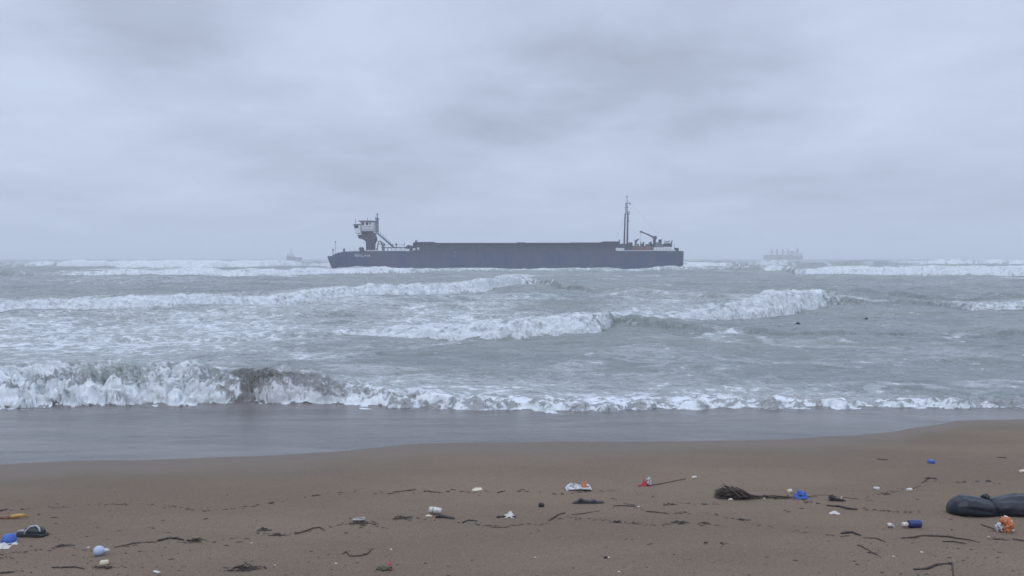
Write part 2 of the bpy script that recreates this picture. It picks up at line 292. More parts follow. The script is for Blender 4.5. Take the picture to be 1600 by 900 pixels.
def u_of(x, y): return 800 + FPX * x / np.maximum(y, 1.0)
def sea(X, Y, want_attr=True):
    U = u_of(X, Y)
    Uw = U + (20 * fbm(X * 1.2, Y * 1.6, 201, 4, .6) + 14 * pn(X * .4, Y * .5, 205)) * np.clip(Y / 18, 1, 1.4)
    sz = np.where(Y > 30, -1.5, SA - SB * Y)
    ey = edge_y(X, Y); past = Y - ey
    sandh = sand_z(X, Y) if True else sz
    t = 0.022 * np.sqrt(np.clip(past, 0, 9)) - 0.12 * np.clip(-past, 0, 1) - 0.004
    base = np.maximum(sandh + t, 0.0)
    k = 0.05; d = base - 0.0
    base = np.where(past > 0, 0.5 * ((sandh + t) + np.sqrt((sandh + t) ** 2 + k * k)), sandh + t)
    deep = sst(-2.2, 1.5, Y - 18.0)
    far = sst(30, 260, Y)
    amp = 0.15 + 0.85 * sst(17, 60, Y)
    # wind sea: crests stretched alongshore, sharpened
    warp = 1.2 * fbm(X * 0.05, Y * 0.05, 50, 2)
    z = 0
    res = Y * 0.0022
    for (wl, a, sd_, st) in ((46, .30 + .25 * far, 21, .42), (19, .17 + .16 * far, 22, .45), (8, .18, 23, .5), (3.6, .13, 24, .55), (1.6, .085, 25, .6), (.75, .040, 26, .7), (.33, .016, 27, .8)):
        n = pn(X * st / wl + warp, Y / wl + .35 * warp, sd_)
        shp = (1 - 2 * np.abs(n)) if wl < 10 else n * 1.1
        z = z + a * shp * sst(0.25, 1.6, wl / (res * 3)) * (amp if wl > 10 else (0.45 + 0.55 * amp))
    z = z * deep
    z = z + (1 - deep) * (0.006 * pn(X * 1.1, Y * 3.2, 31) + 0.0035 * pn(X * 3 + Y, Y * 7, 32)) * sst(0.1, 2.0, past)
    foam = np.zeros_like(X); brown = np.zeros_like(X); green = np.zeros_like(X)
    crest_pts = {}
    lift = np.zeros_like(X); puff = np.zeros_like(X)
    for i, (name, rows) in enumerate(BR.items()):
        R = np.array(rows, float)
        LY = np.log(np.maximum(Y, 1)) * FPX * 0.8
        nb = fbm(U * 0.02, LY * .02 + i * 9.1, 60 + i, 4, .5)
        vb = np.interp(U, R[:, 0], R[:, 1]) + nb * (R[:, 1].mean() - 403) * (0.026 if name == 'shore' else 0.014)
        vb = vb + (9 if name == 'shore' else 0); fl_ = (10 * sst(540, 640, U) if name == 'shore' else 0)
        vc = np.interp(U, R[:, 0], R[:, 2]) + fbm(U * 0.016, LY * .016 + i * 5.3, 70 + i, 4, .5) * (R[:, 1].mean() - R[:, 2].mean()) * 0.24 + fbm(U * 0.05, LY * .06 + i * 2.3, 75 + i, 2, .5) * (R[:, 1].mean() - R[:, 2].mean()) * 0.10
        vc = vc + fl_
        z0 = 0.0 if name != 'shore' else 0.08
        yb = (CAMZ - z0) * FPX / (vb - 403)
        kf = 1.7 if name == 'shore' else 2.3
        sl_ = (vc - 403) / FPX
        h = np.clip((CAMZ - z0 - sl_ * yb) / (1 + kf * sl_), 0, 2.6)
        wf = kf * h + 0.05
        jag = (0.16 * fbm(X * 0.9, Y * 0.9, 180 + i, 4, .6) * (name == 'shore') + 0.30 * wf * fbm(X * 1.0 / (0.3 + wf), Y * 0.6 / (0.3 + wf), 80 + i, 3, .55) + 0.07 * wf * fbm(X * 5.0 / (0.3 + wf), Y * 4.0 / (0.3 + wf), 85 + i, 3, .6)) * np.clip(2.2 - Y / 60, 0.4, 1)
        d = Y - yb + jag
        s_ = np.clip(d / wf, 0, 1)
        fs_ = 0.10 if name == 'shore' else 0.16
        front = fs_ * sst(0, 0.16, s_) + (1 - fs_) * (0.45 * s_ + 0.55 * sst(0.0, 1.0, s_))
        L = BACKW[name]
        back = np.exp(-(np.maximum(d - wf, 0) / L) ** 1.5)
        prof = np.where(d < 0, 0, np.where(d < wf, front, back))
        trough = (0.0 if name == 'shore' else -0.08) * np.exp(-(np.minimum(d, 0) / (1.2 * wf + .3)) ** 2) * (d < 0)
        lift = lift + h * (prof + trough)
        fF, fA, fB, Lf = (np.interp(Uw, R[:, 0], R[:, k]) for k in (3, 4, 5, 6))
        sv = d / wf
        fa = np.where(sv < 0.12, fF, fF + (fA - fF) * sst(0.12, 0.62, sv + 0.18 * fbm(X * 1.3, Y * 1.3, 90 + i, 3)))
        fb = fB * np.exp(-np.maximum(d - wf, 0) / (Lf * 1.6))
        ff = np.where(d < wf, fa, np.maximum(fb, fA * np.exp(-np.maximum(d - wf, 0) / (0.25 * Lf + .1))))
        ff = ff * sst(-0.22, -0.06, d + 0.0 * X)
        foam = np.maximum(foam, ff)
        strength = np.clip(ff - 0.35, 0, 1) * h * np.exp(-np.maximum(d - wf, 0) / (0.5 * Lf + .1)) * (d > -0.05)
        puff = np.maximum(puff, strength)
        if name == 'shore':
            dshore = d
            inb = 0.75 * sst(345, 400, Uw) * sst(575, 440, Uw)
            brown = inb * (sv > 0.02) * np.exp(-(np.maximum(sv - 0.8, 0) / 0.5) ** 2)
            green = (np.exp(-((U - 130) / 60) ** 2) + .8 * np.exp(-((U - 200) / 30) ** 2)) * sst(0.4, 0.7, sv) * sst(2.2, 1.1, sv)
    # drifting foam left by earlier waves: (u, v, ru, rv, amount)
    V = 403 + FPX * CAMZ / np.maximum(Y, 1)
    ptch = [(150, 545, 330, 32, .86), (60, 520, 220, 28, .82), (330, 520, 250, 34, .82), (450, 490, 160, 14, .70), (520, 560, 120, 16, .50), (560, 480, 120, 14, .68), (700, 500, 170, 22, .72), (150, 570, 260, 10, .7),
            (620, 612, 200, 8, .66), (560, 590, 110, 10, .6), (850, 614, 160, 6, .6), (1100, 535, 110, 7, .56), (1290, 543, 75, 7, .62), (1180, 575, 240, 10, .46), (1000, 560, 160, 12, .42), (1050, 480, 110, 10, .60), (950, 590, 260, 10, .42), (480, 565, 140, 14, .6),
            (1450, 560, 200, 30, .40), (1350, 622, 250, 7, .60), (1550, 610, 80, 8, .6), (1100, 612, 160, 6, .55), (1150, 472, 60, 10, .6), (1000, 466, 160, 8, .46), (200, 440, 260, 6, .40), (700, 545, 150, 10, .40), (300, 483, 300, 8, .6), (780, 470, 200, 8, .55), (300, 500, 300, 8, .7)]
    pm = np.zeros_like(X)
    wu = 28 * fbm(X * 0.25, Y * 0.25, 120, 3); wv_ = 0.10 * (V - 403) * fbm(X * 0.35, Y * 0.35, 130, 3)
    for (pu, pv, ru, rv, a) in ptch:
        pm = np.maximum(pm, a * np.exp(-((U + wu - pu) / ru) ** 2 - ((V + wv_ - pv) / rv) ** 2))
    # long diagonal foam lines running with the current
    for ln, a in (([(985, 508), (1060, 513), (1150, 530), (1230, 545), (1350, 541)], .72), ([(960, 545), (1080, 552), (1200, 574), (1400, 590)], .55), ([(900, 560), (1040, 580), (1180, 596), (1300, 603)], .45), ([(240, 556), (340, 548), (470, 560), (600, 555)], .5), ([(1350, 520), (1480, 530), (1600, 528)], .4), ([(640, 560), (760, 575), (900, 572)], .4)):
        L_ = np.array(ln, float); lv = np.interp(U, L_[:, 0], L_[:, 1]); a = a * sst(L_[0, 0] - 20, L_[0, 0] + 70, Uw) * sst(L_[-1, 0] + 20, L_[-1, 0] - 70, Uw) * (.75 + .6 * fbm(X * .5, Y * .5, 300, 2))
        pm = np.maximum(pm, a * np.exp(-((V + wv_ * .5 - lv) / 3.5) ** 2))
    # whitecaps on the open sea
    wc = sst(0.45, 0.75, pn(X * 0.03, Y * 0.05, 140) + 0.6 * pn(X * 0.11, Y * 0.2, 141)) * sst(60, 160, Y) * 0.8
    bgf = 0.16 + 0.10 * fbm(X * 0.06, Y * 0.08, 150, 2)
    foam = np.maximum(foam, np.maximum(pm, np.maximum(wc, bgf)))
    foam = foam * sst(-0.16, -0.04, dshore + 0.10 * fbm(X * 3.5, Y * 2, 171, 3))
    # lumpy froth where the foam is thick
    lump = billow(X * 1.3, Y * 1.5, 160, 5, .6)
    Zs = base + z * (1 - 0.5 * np.clip(puff, 0, 1)) + lift
    # froth lumps, measured over the slope (Y + Z) so that they wrap over the steep faces, and pushed forward as well as up
    q = Y + 1.4 * Zs
    sc_ = 1 / (0.45 + 0.010 * Y)
    l1 = billow(X * 0.9 * sc_, q * 0.9 * sc_, 160, 2, .6); l2 = billow(X * 3.1 * sc_, q * 3.1 * sc_, 164, 3, .62)
    pf = np.clip(puff, 0, 1.2)
    Zw = Zs + pf * (0.11 * l1 + 0.03 * l2)
    Yw = Y - pf * (0.05 * l2 + 0.12 * pn(X * 1.7 * sc_, q * 1.7 * sc_, 168)) * np.clip(1.5 - Y / 120, 0.3, 1)
    swash = 1 - sst(-0.2, 0.6, Y - 17.6)
    return Zw, foam, brown, green, far, swash, Yw
cols = np.concatenate([np.tan(np.radians(np.linspace(-60, -34.5, 60)))[:-1], np.linspace(math.tan(math.radians(-34.5)), math.tan(math.radians(34.5)), 1180), np.tan(np.radians(np.linspace(34.5, 60, 60)))[1:]])
rws = [8.2]
while rws[-1] < 12000:
    y = rws[-1]
    rt = .0011 if 17.2 < y < 21 else .002 if y < 110 else .0032 if y < 300 else .02
    rws.append(y * (1 + rt))
rws = np.array(rws)
X = rws[:, None] * cols[None, :]; Y = np.repeat(rws[:, None], len(cols), 1)
Zw, foam, brown, green, far, swash, Yw = sea(X, Y)
sea_obj = tag(grid_obj("sea", X, Yw, Zw, water_material(), {'foam': foam, 'brown': brown, 'green': green, 'far': far, 'swash': swash}), "rough grey green sea with lines of white breakers rolling to the beach", None, None, 'structure')
def sea_spray():
    rr = random.Random(3); vs = []; fs = []
    T4 = [(1, 1, 1), (-1, -1, 1), (-1, 1, -1), (1, -1, -1)]; O6 = [(1, 0, 0), (-1, 0, 0), (0, 1, 0), (0, -1, 0), (0, 0, 1), (0, 0, -1)]; OF = [(0, 2, 4), (2, 1, 4), (1, 3, 4), (3, 0, 4), (2, 0, 5), (1, 2, 5), (3, 1, 5), (0, 3, 5)]
    def drops(name, ulo, uhi, n, up, rad, fwd):
        Rr = np.array(BR[name], float)
        us = np.array([rr.uniform(ulo, uhi) for _ in range(n)]); vb = np.interp(us, Rr[:, 0], Rr[:, 1]); vc = np.interp(us, Rr[:, 0], Rr[:, 2])
        yb = CAMZ * FPX / (vb - 403); h = np.clip((CAMZ - (vc - 403) / FPX * yb) / (1 + 2 * (vc - 403) / FPX), 0, 2.6)
        for u, y0, hh in zip(us, yb, h):
            cl = mnoise.noise(Vector((u * .03, y0, 1.5))) + .35 * mnoise.noise(Vector((u * .15, y0, 4)))
            if cl < rr.uniform(-.3, .5): continue
            t = rr.random() ** .6; y = y0 + hh * 1.7 * t - fwd * rr.random(); z = hh * t + abs(rr.gauss(0, 1)) * up * hh * (.3 + cl) + .03
            x = (u - 800) / FPX * y; r = rad * rr.uniform(.4, 1.2) * (y / 18) ** .6; k = len(vs); st = rr.uniform(.8, 1.8)
            a = rr.uniform(-.8, .8)
            for p in O6: vs.append((x + (p[0] + a * p[2]) * r, y + p[1] * r, z + p[2] * r * st))
            fs.extend([(i + k, j + k, l + k) for i, j, l in OF])
    drops('shore', -120, 560, 9000, .24, .010, .5); drops('shore', 560, 1650, 1600, .35, .007, .2)
    drops('mid', 700, 965, 1500, .12, .011, .8); drops('right', 1080, 1315, 2600, .20, .012, 1.0); drops('long', 0, 840, 2200, .16, .012, 1.2)
    me = bpy.data.meshes.new("sea_spray"); me.from_pydata(vs, [], fs); me.update()
    m, t, b = new_mat("spray_water"); b.inputs['Base Color'].default_value = (.74, .77, .80, 1); b.inputs['Roughness'].default_value = .7
    me.materials.append(m); o = bpy.data.objects.new("sea_spray", me); COL.objects.link(o); tag(o, "white spray thrown up along the breaking crests", None, None, 'stuff')
sea_spray()
def sea_h(x, y):
    return float(sea(np.array([[x]], float), np.array([[y]], float))[0][0, 0])

# ------------------------------------------------------------------ haze
def haze():
    me = bpy.data.meshes.new("haze"); bm = bmesh.new(); bmesh.ops.create_cube(bm, size=1)
    for v in bm.verts: v.co = Vector((v.co.x * 26000, v.co.y * 13600 + 5600, -9.0 if v.co.z < 0 else 60))
    bm.to_mesh(me); bm.free()
    m = bpy.data.materials.new("haze_air"); m.use_nodes = True; t = m.node_tree; t.nodes.clear()
    o = t.nodes.new('ShaderNodeOutputMaterial'); v = t.nodes.new('ShaderNodeVolumePrincipled')
    v.inputs['Color'].default_value = (0.94, 0.965, 1.0, 1); v.inputs['Density'].default_value = HAZE; v.inputs['Anisotropy'].default_value = 0.1
    t.links.new(v.outputs[0], o.inputs['Volume']); me.materials.append(m)
    ob = bpy.data.objects.new("haze", me); COL.objects.link(ob); tag(ob, "pale sea mist", None, None, 'stuff')
HAZE = 0.00085
haze()
# ------------------------------------------------------------------ mesh helpers for things
class MB:
    def __init__(s): s.v = []; s.f = []
    def add(s, vs, fs):
        n = len(s.v); s.v += [tuple(v) for v in vs]; s.f += [tuple(i + n for i in f) for f in fs]; return s
    def box(s, x0, x1, y0, y1, z0, z1, tx=0.0, ty=0.0):      # tx, ty: taper of the top
        v = [(x0, y0, z0), (x1, y0, z0), (x1, y1, z0), (x0, y1, z0), (x0 + tx, y0 + ty, z1), (x1 - tx, y0 + ty, z1), (x1 - tx, y1 - ty, z1), (x0 + tx, y1 - ty, z1)]
        return s.add(v, [(0, 3, 2, 1), (4, 5, 6, 7), (0, 1, 5, 4), (1, 2, 6, 5), (2, 3, 7, 6), (3, 0, 4, 7)])
    def tube(s, pts, r, n=8, cap=True):
        pts = [Vector(p) for p in pts]; rs = r if isinstance(r, (list, tuple)) else [r] * len(pts)
        vs = []; fs = []; side = None
        for i, p in enumerate(pts):
            d = (pts[min(i + 1, len(pts) - 1)] - pts[max(i - 1, 0)]).normalized()
            if side is None: side = d.orthogonal().normalized()
            side = (side - d * side.dot(d)); side = side.normalized() if side.length > 1e-6 else d.orthogonal().normalized()
            b = d.cross(side)
            for k in range(n):
                a = 2 * math.pi * k / n; vs.append(p + (side * math.cos(a) + b * math.sin(a)) * rs[i])
        for i in range(len(pts) - 1):
            for k in range(n): fs.append((i * n + k, i * n + (k + 1) % n, (i + 1) * n + (k + 1) % n, (i + 1) * n + k))
        if cap: fs.append(tuple(range(n))[::-1]); fs.append(tuple((len(pts) - 1) * n + k for k in range(n)))
        return s.add(vs, fs)
    def prism(s, outline, y0, y1):                            # outline in (x, z), extruded along y
        n = len(outline)
        v = [(x, y0, z) for x, z in outline] + [(x, y1, z) for x, z in outline]
        f = [tuple(range(n)), tuple(range(2 * n - 1, n - 1, -1))] + [(i, i + n, (i + 1) % n + n, (i + 1) % n) for i in range(n)]
        return s.add(v, f)
    def blob(s, c, r, sub=2, amp=0.2, fr=1.0, seed=0):
        bm = bmesh.new(); bmesh.ops.create_icosphere(bm, subdivisions=sub, radius=1)
        r = r if isinstance(r, (tuple, list)) else (r, r, r); base = []
        for v in bm.verts:
            q = v.co * fr + Vector((seed * 3.1, seed * 1.7, seed))
            k = 1 + amp * mnoise.fractal(q, 0.8, 2.0, 3)
            base.append((c[0] + v.co.x * r[0] * k, c[1] + v.co.y * r[1] * k, c[2] + v.co.z * r[2] * k))
        fs = [tuple(x.index for x in f.verts) for f in bm.faces]; bm.free()
        return s.add(base, fs)
    def build(s, name, mat, parent=None, smooth=False, loc=None, bevel=0.0):
        me = bpy.data.meshes.new(name); me.from_pydata(s.v, [], s.f); me.update()
        bm = bmesh.new(); bm.from_mesh(me); bmesh.ops.recalc_face_normals(bm, faces=bm.faces)
        if bevel: bmesh.ops.bevel(bm, geom=bm.edges[:], offset=bevel, segments=1, affect='EDGES', clamp_overlap=True)
        bm.to_mesh(me); bm.free()
        if smooth: me.polygons.foreach_set("use_smooth", [True] * len(me.polygons))
        if mat: me.materials.append(mat)
        o = bpy.data.objects.new(name, me); COL.objects.link(o)
        if parent: o.parent = parent
        if loc: o.location = loc
        return o
def simple(name, col, rough=0.6, var=0.25, scale=8.0, metallic=0.0, col2=None, spec=0.4, bump=0.0, stretch=(1, 1, 1), thr=(0.35, 0.7), coords='Object'):
    m, t, b = new_mat(name)
    tcn = N(t, 'ShaderNodeTexCoord'); P = tcn.outputs[coords]
    n = tnoise(t, P, scale, 5, 0.6, 0.3, stretch)
    c2 = col2 or tuple(c * (1 - var) for c in col)
    t.links.new(mixc(t, mapr(t, n, thr[0], thr[1], 0, 1), col, c2), b.inputs['Base Color'])
    b.inputs['Roughness'].default_value = rough; b.inputs['Metallic'].default_value = metallic; b.inputs['Specular IOR Level'].default_value = spec
    if bump:
        bp = N(t, 'ShaderNodeBump', inp={'Strength': 0.8, 'Distance': bump}); t.links.new(n, bp.inputs['Height']); t.links.new(bp.outputs[0], b.inputs['Normal'])
    return m

# ------------------------------------------------------------------ the stranded cargo ship
SY = 231.0; SN = 225.0; SM = SN / FPX                # ship's centre line, near side, metres per pixel at the near side
def sx_(u, y=SN): return (u - 800) / FPX * y         # length position of a feature standing at depth y
def sz_(v, y=SN): return CAMZ + (403 - v) / FPX * y
hull_m = simple("hazed_navy_hull_paint", (0.082, 0.104, 0.185), 0.55, col2=(0.128, 0.132, 0.180), scale=0.35, stretch=(1, 1, 0.35))  # navy lightened: part of the haze over the hull is in its colour
def weather(mat, rust, seam=True):
    """vertical rust runs and plate seams over a painted steel side"""
    t = mat.node_tree; b = [n for n in t.nodes if n.type == 'BSDF_PRINCIPLED'][0]; P = [n for n in t.nodes if n.type == 'TEX_COORD'][0].outputs['Object']
    src = b.inputs['Base Color'].links[0].from_socket
    n = tnoise(t, P, 1.6, 6, 0.7, 0.2, (1.0, 1.0, 0.10)); p = tnoise(t, P, 0.16, 4, 0.6, 0.5, (1, 1, 2.2))
    c = mixc(t, math_n(t, 'MULTIPLY', mapr(t, n, 0.52, 0.70, 0, 0.75), mapr(t, p, 0.40, 0.6, 0.15, 1)), src, rust)
    br = N(t, 'ShaderNodeTexBrick', inp={'Scale': 1.0, 'Mortar Size': 0.035, 'Brick Width': 6.5, 'Row Height': 1.55}); mp = N(t, 'ShaderNodeMapping'); mp.inputs['Rotation'].default_value = (math.pi / 2, 0, 0); t.links.new(P, mp.inputs[0]); t.links.new(mp.outputs[0], br.inputs[0])
    c = mixc(t, math_n(t, 'MULTIPLY', br.outputs['Fac'], 0.35), c, (0.05, 0.055, 0.075)); t.links.new(c, b.inputs['Base Color'])
coam_m = simple("dark_coaming_paint", (0.098, 0.112, 0.160), 0.6, col2=(0.130, 0.130, 0.165), scale=0.5, stretch=(1.4, 1, 0.3))
weather(hull_m, (0.160, 0.150, 0.185)); weather(coam_m, (0.170, 0.155, 0.170))
deck_m = simple("deck_steel", (0.16, 0.10, 0.085), 0.8, scale=1.0)
white_m = simple("white_ship_paint", (0.74, 0.75, 0.77), 0.5, col2=(0.60, 0.58, 0.56), scale=0.8, stretch=(1, 1, .4), thr=(.5, .8))
dark_m = simple("dark_mast_paint", (0.095, 0.10, 0.135), 0.6, scale=2)
grey_m = simple("grey_gear_paint", (0.17, 0.18, 0.21), 0.6, scale=2)
red_m = simple("rusty_red_paint", (0.26, 0.18, 0.17), 0.8, scale=1.2)
side_grey = simple("porthole_grey", (0.42, 0.43, 0.46), 0.5, scale=2)
glass_m = simple("bridge_glass", (0.02, 0.025, 0.03), 0.1, scale=1)
B = 6.0
ship = tag(empty("cargo_ship", (0, SY, 0)), "long dark blue cargo ship lying broadside beyond the surf, white wheelhouse at its bow", "cargo ship")
def hull_half(t_front, t_back):
    f = min(1.0, t_front / 9.0); f = (1 - (1 - f) ** 2.3) if f < 1 else 1.0
    a = min(1.0, t_back / 1.6); a = (1 - (1 - a) ** 2.6) * 0.32 + 0.68 if a < 1 else 1.0
    return B * f * a
def build_hull():
    levels = [-2.4, -1.0, 0.0, 1.4, 2.6, 3.5, 4.3, 5.0]
    st = [0, .004, .010, .018, .03, .045, .065, .09, .12, .2, .35, .5, .65, .8, .9, .95, .97, .98, .988, .994, 1.0]
    top = lambda X: np.interp(X, [sx_(513), sx_(522), sx_(530), sx_(541), sx_(600), sx_(720), sx_(960), sx_(1068)], [sz_(400), sz_(396), sz_(394.2), sz_(393), sz_(392.6), sz_(392.8), sz_(392.9), sz_(392.7)])
    bowX = lambda z: np.interp(z, [-2.4, 0.0, 4.0, 5.4], [sx_(524, SY), sx_(519.5, SY), sx_(512.5, SY), sx_(511.5, SY)])
    stX = lambda z: np.interp(z, [-2.4, 0.0, 0.6, 1.4, 5.4], [sx_(1046, 227), sx_(1053, 227), sx_(1059, 227), sx_(1067.5, 227), sx_(1068, 227)])
    rows = []
    for sI in st:
        row = []
        for L, z in enumerate(levels):
            X = bowX(z) + sI * (stX(z) - bowX(z)); zt = float(top(X))
            zz = z if L < 3 else levels[2] + (zt - levels[2]) * (z - levels[2]) / (levels[-1] - levels[2])
            hb = hull_half(X - bowX(z), stX(z) - X) * (0.80 if L == 0 else 0.96 if L == 1 else 1.0)
            row.append((X, hb, zz))
        rows.append(row)
    vs = []; fs = []; nl = len(levels)
    for sgn in (-1, 1):
        off = len(vs)
        for row in rows:
            for (X, hb, z) in row: vs.append((X, sgn * hb, z))
        for i in range(len(rows) - 1):
            for k in range(nl - 1):
                a = off + i * nl + k; fs.append((a, a + nl, a + nl + 1, a + 1))
    half = len(rows) * nl
    for i in range(len(rows) - 1):   # deck, a little below the bulwark top would hide; close at the top edge
        a = i * nl + nl - 1; fs.append((a, a + nl, a + nl + half, a + half))
        a = i * nl; fs.append((a, a + half, a + nl + half, a + nl))
    a = (len(rows) - 1) * nl
    for k in range(nl - 1): fs.append((a + k, a + k + 1, a + k + 1 + half, a + k + half))
    m = MB(); m.add(vs, fs); return m
hull = build_hull().build("hull", hull_m, ship)
DZ = sz_(392.7)                     # deck edge height, about 5.2 m above the water
m = MB()                            # rubbing strake and bulwark rail
m.box(sx_(560), sx_(1066), -B - .10, -B + .02, DZ - .95, DZ - .75); m.box(sx_(548), sx_(1067), -B - .06, -B + .10, DZ + .02, DZ + .12)
m.build("rubbing_strake", coam_m, hull)
# painted name on the bow
tcu = bpy.data.curves.new("ship_name", 'FONT'); tcu.body = "NINOVIA"; tcu.size = 1.25; tcu.extrude = 0.015; tcu.space_character = 1.05
to = bpy.data.objects.new("tmp_text", tcu); COL.objects.link(to)
bpy.context.view_layer.update()
tme = bpy.data.meshes.new_from_object(to.evaluated_get(bpy.context.evaluated_depsgraph_get())); bpy.data.objects.remove(to)
xs_ = [v.co.x for v in tme.vertices]; wtxt = max(xs_) - min(xs_); k = (sx_(579) - sx_(555)) / wtxt
for v in tme.vertices: v.co = Vector(((v.co.x - min(xs_)) * k, -v.co.z, v.co.y))
tme.materials.clear(); tme.materials.append(white_m)
nm = bpy.data.objects.new("ship_name", tme); COL.objects.link(nm); nm.parent = hull; nm.location = (sx_(555), -B - .05, sz_(401.3))
for zz in (393.5, 399.6):
    dm = MB(); dm.box(sx_(710.6), sx_(711.4), -B - .03, -B + .01, sz_(zz + 1.1), sz_(zz)); dm.build("draught_mark", white_m, hull)
# cargo hold coaming with hatch covers
CY = B - 1.0; yc = SY - CY
m = MB(); m.box(sx_(652, yc), sx_(968, yc), -CY, CY, DZ - .1, sz_(380.4, yc)); co = m.build("hatch_coaming", coam_m, ship)
m = MB()
for i in range(40):
    x = sx_(655, yc) + i * (sx_(965, yc) - sx_(655, yc)) / 39; m.box(x - .08, x + .08, -CY - .28, -CY, DZ, sz_(381.5, yc))
m.box(sx_(652, yc), sx_(968, yc), -CY - .34, -CY, sz_(381.6, yc), sz_(380.7, yc)); m.build("coaming_stay", coam_m, co)
hc = [(648, 677, 378.0), (678, 735, 379.5), (736, 806, 379.5), (807, 822, 378.7), (823, 890, 379.3), (891, 943, 378.9), (944, 968, 377.2)]
for a, b_, v in hc:
    m = MB(); m.box(sx_(a, yc), sx_(b_, yc), -CY - .15, CY + .15, sz_(380.3, yc), sz_(v, yc)); m.build("hatch_cover", dark_m, ship)
# wheelhouse on its column
yw = SY - 2.6
def W_(u): return sx_(u, yw)
def Z_(v): return sz_(v, yw)
m = MB()
m.prism([(W_(572), DZ), (W_(582), DZ), (W_(582.5), Z_(380)), (W_(585.5), Z_(375)), (W_(585), Z_(370)), (W_(582), Z_(364)), (W_(578), Z_(361)), (W_(566), Z_(361)), (W_(565.5), Z_(366.5)), (W_(559), Z_(367)), (W_(560.5), Z_(372.5)), (W_(566), Z_(373.5)), (W_(571), Z_(376.5)), (W_(572), Z_(380))], -2.6, 2.6)
m.build("wheelhouse_column", dark_m, ship, bevel=.05)
m = MB()
m.prism([(W_(566.5), Z_(361.5)), (W_(583), Z_(361.5)), (W_(583.5), Z_(346.3)), (W_(564), Z_(346.3))], -3.2, 3.2)
wh = m.build("wheelhouse", white_m, ship, bevel=.06)
m = MB(); m.box(W_(561.5), W_(584.5), -3.6, 3.6, Z_(346.2), Z_(345)); m.build("roof", dark_m, wh)
m = MB(); m.prism([(W_(557.5), Z_(365.5)), (W_(565.5), Z_(364.5)), (W_(565), Z_(352)), (W_(555.5), Z_(352))], -4.6, -1.2); wing = m.build("bridge_wing", white_m, wh, bevel=.05)
m = MB(); m.prism([(W_(556.6), Z_(357)), (W_(562.4), Z_(357)), (W_(562.2), Z_(352.8)), (W_(555.8), Z_(352.8))], -4.66, -4.5); m.build("window", glass_m, wing)
m = MB(); m.box(W_(554.6), W_(565.2), -4.8, -1.2, Z_(352), Z_(350.8)); m.build("roof", dark_m, wing)
for a, b_, v0, v1 in ((566.2, 569.6, 352, 347.4), (573, 576.2, 352, 347.8), (578.2, 580.0, 351, 348)):
    m = MB(); m.box(W_(a), W_(b_), -3.27, -3.1, Z_(v0), Z_(v1)); m.build("window", glass_m, wh)
m = MB(); m.box(W_(570), W_(581), -3.24, -3.1, Z_(359.6), Z_(359.1)); m.box(W_(569), W_(583), -3.8, -3.72, Z_(354.6), Z_(354.2))
for u in (569, 573.6, 578.2, 582.8): m.tube([(W_(u), -3.76, Z_(361)), (W_(u), -3.76, Z_(354.4))], .035, 6)
m.build("walkway_rail", grey_m, wh)
for a, v in ((555.8, 342), (574.3, 340), (579, 343)):
    m = MB(); m.tube([(W_(a), -2, Z_(352 if a < 560 else 346)), (W_(a), -2, Z_(v))], .07, 6); m.build("antenna", dark_m, wh)
# signal mast behind the wheelhouse: a lattice with radar
m = MB()
for dx_ in (585.6, 588.8):
    for dy_ in (-.5, .5): m.tube([(W_(dx_), dy_, Z_(365)), (W_(dx_), dy_, Z_(341.5))], .085, 6)
for i in range(7):
    z0, z1 = Z_(364 - i * 3.3), Z_(364 - (i + 1) * 3.3)
    m.tube([(W_(585.6), -.5, z0), (W_(588.8), -.5, z1)], .06, 5); m.tube([(W_(588.8), .5, z0), (W_(585.6), .5, z1)], .06, 5); m.tube([(W_(585.6), -.5, z1), (W_(588.8), -.5, z1)], .06, 5)
m.box(W_(583.5), W_(590), -.8, .8, Z_(365.6), Z_(364.6)); ms = m.build("signal_mast", dark_m, ship)
m = MB(); m.tube([(W_(587.6), 0, Z_(342)), (W_(588), 0, Z_(331))], [.16, .07], 6); m.box(W_(585.3), W_(589.6), -.2, .2, Z_(335.2), Z_(334.4)); m.build("topmast", dark_m, ms)
m = MB(); m.prism([(W_(583.8), Z_(340)), (W_(584.2), Z_(338.6)), (W_(590.4), Z_(340.6)), (W_(590.2), Z_(342))], -.25, .25); m.build("radar", dark_m, ms)
m = MB(); m.prism([(W_(589), Z_(366)), (W_(590), Z_(364.6)), (W_(614), Z_(385)), (W_(612), Z_(386.5))], -1.1, -.9); m.prism([(W_(589), Z_(366)), (W_(590), Z_(364.6)), (W_(614), Z_(385)), (W_(612), Z_(386.5))], .1, .3)
for i in range(9):
    f = i / 8; x = W_(589.5) + f * (W_(612.5) - W_(589.5)); z = Z_(365.3) + f * (Z_(385.7) - Z_(365.3)); m.box(x - .15, x + .15, -.9, .1, z - .05, z + .05)
m.tube([(W_(589.5), -1.0, Z_(360.5)), (W_(613), -1.0, Z_(381.5))], .04, 5)
for i in range(7):
    f = i / 6; x = W_(589.5) + f * (W_(613) - W_(589.5)); z = Z_(360.5) + f * (Z_(381.5) - Z_(360.5)); m.tube([(x, -1, z), (x, -1, z - .95)], .035, 5)
m.build("stairway", grey_m, ship)
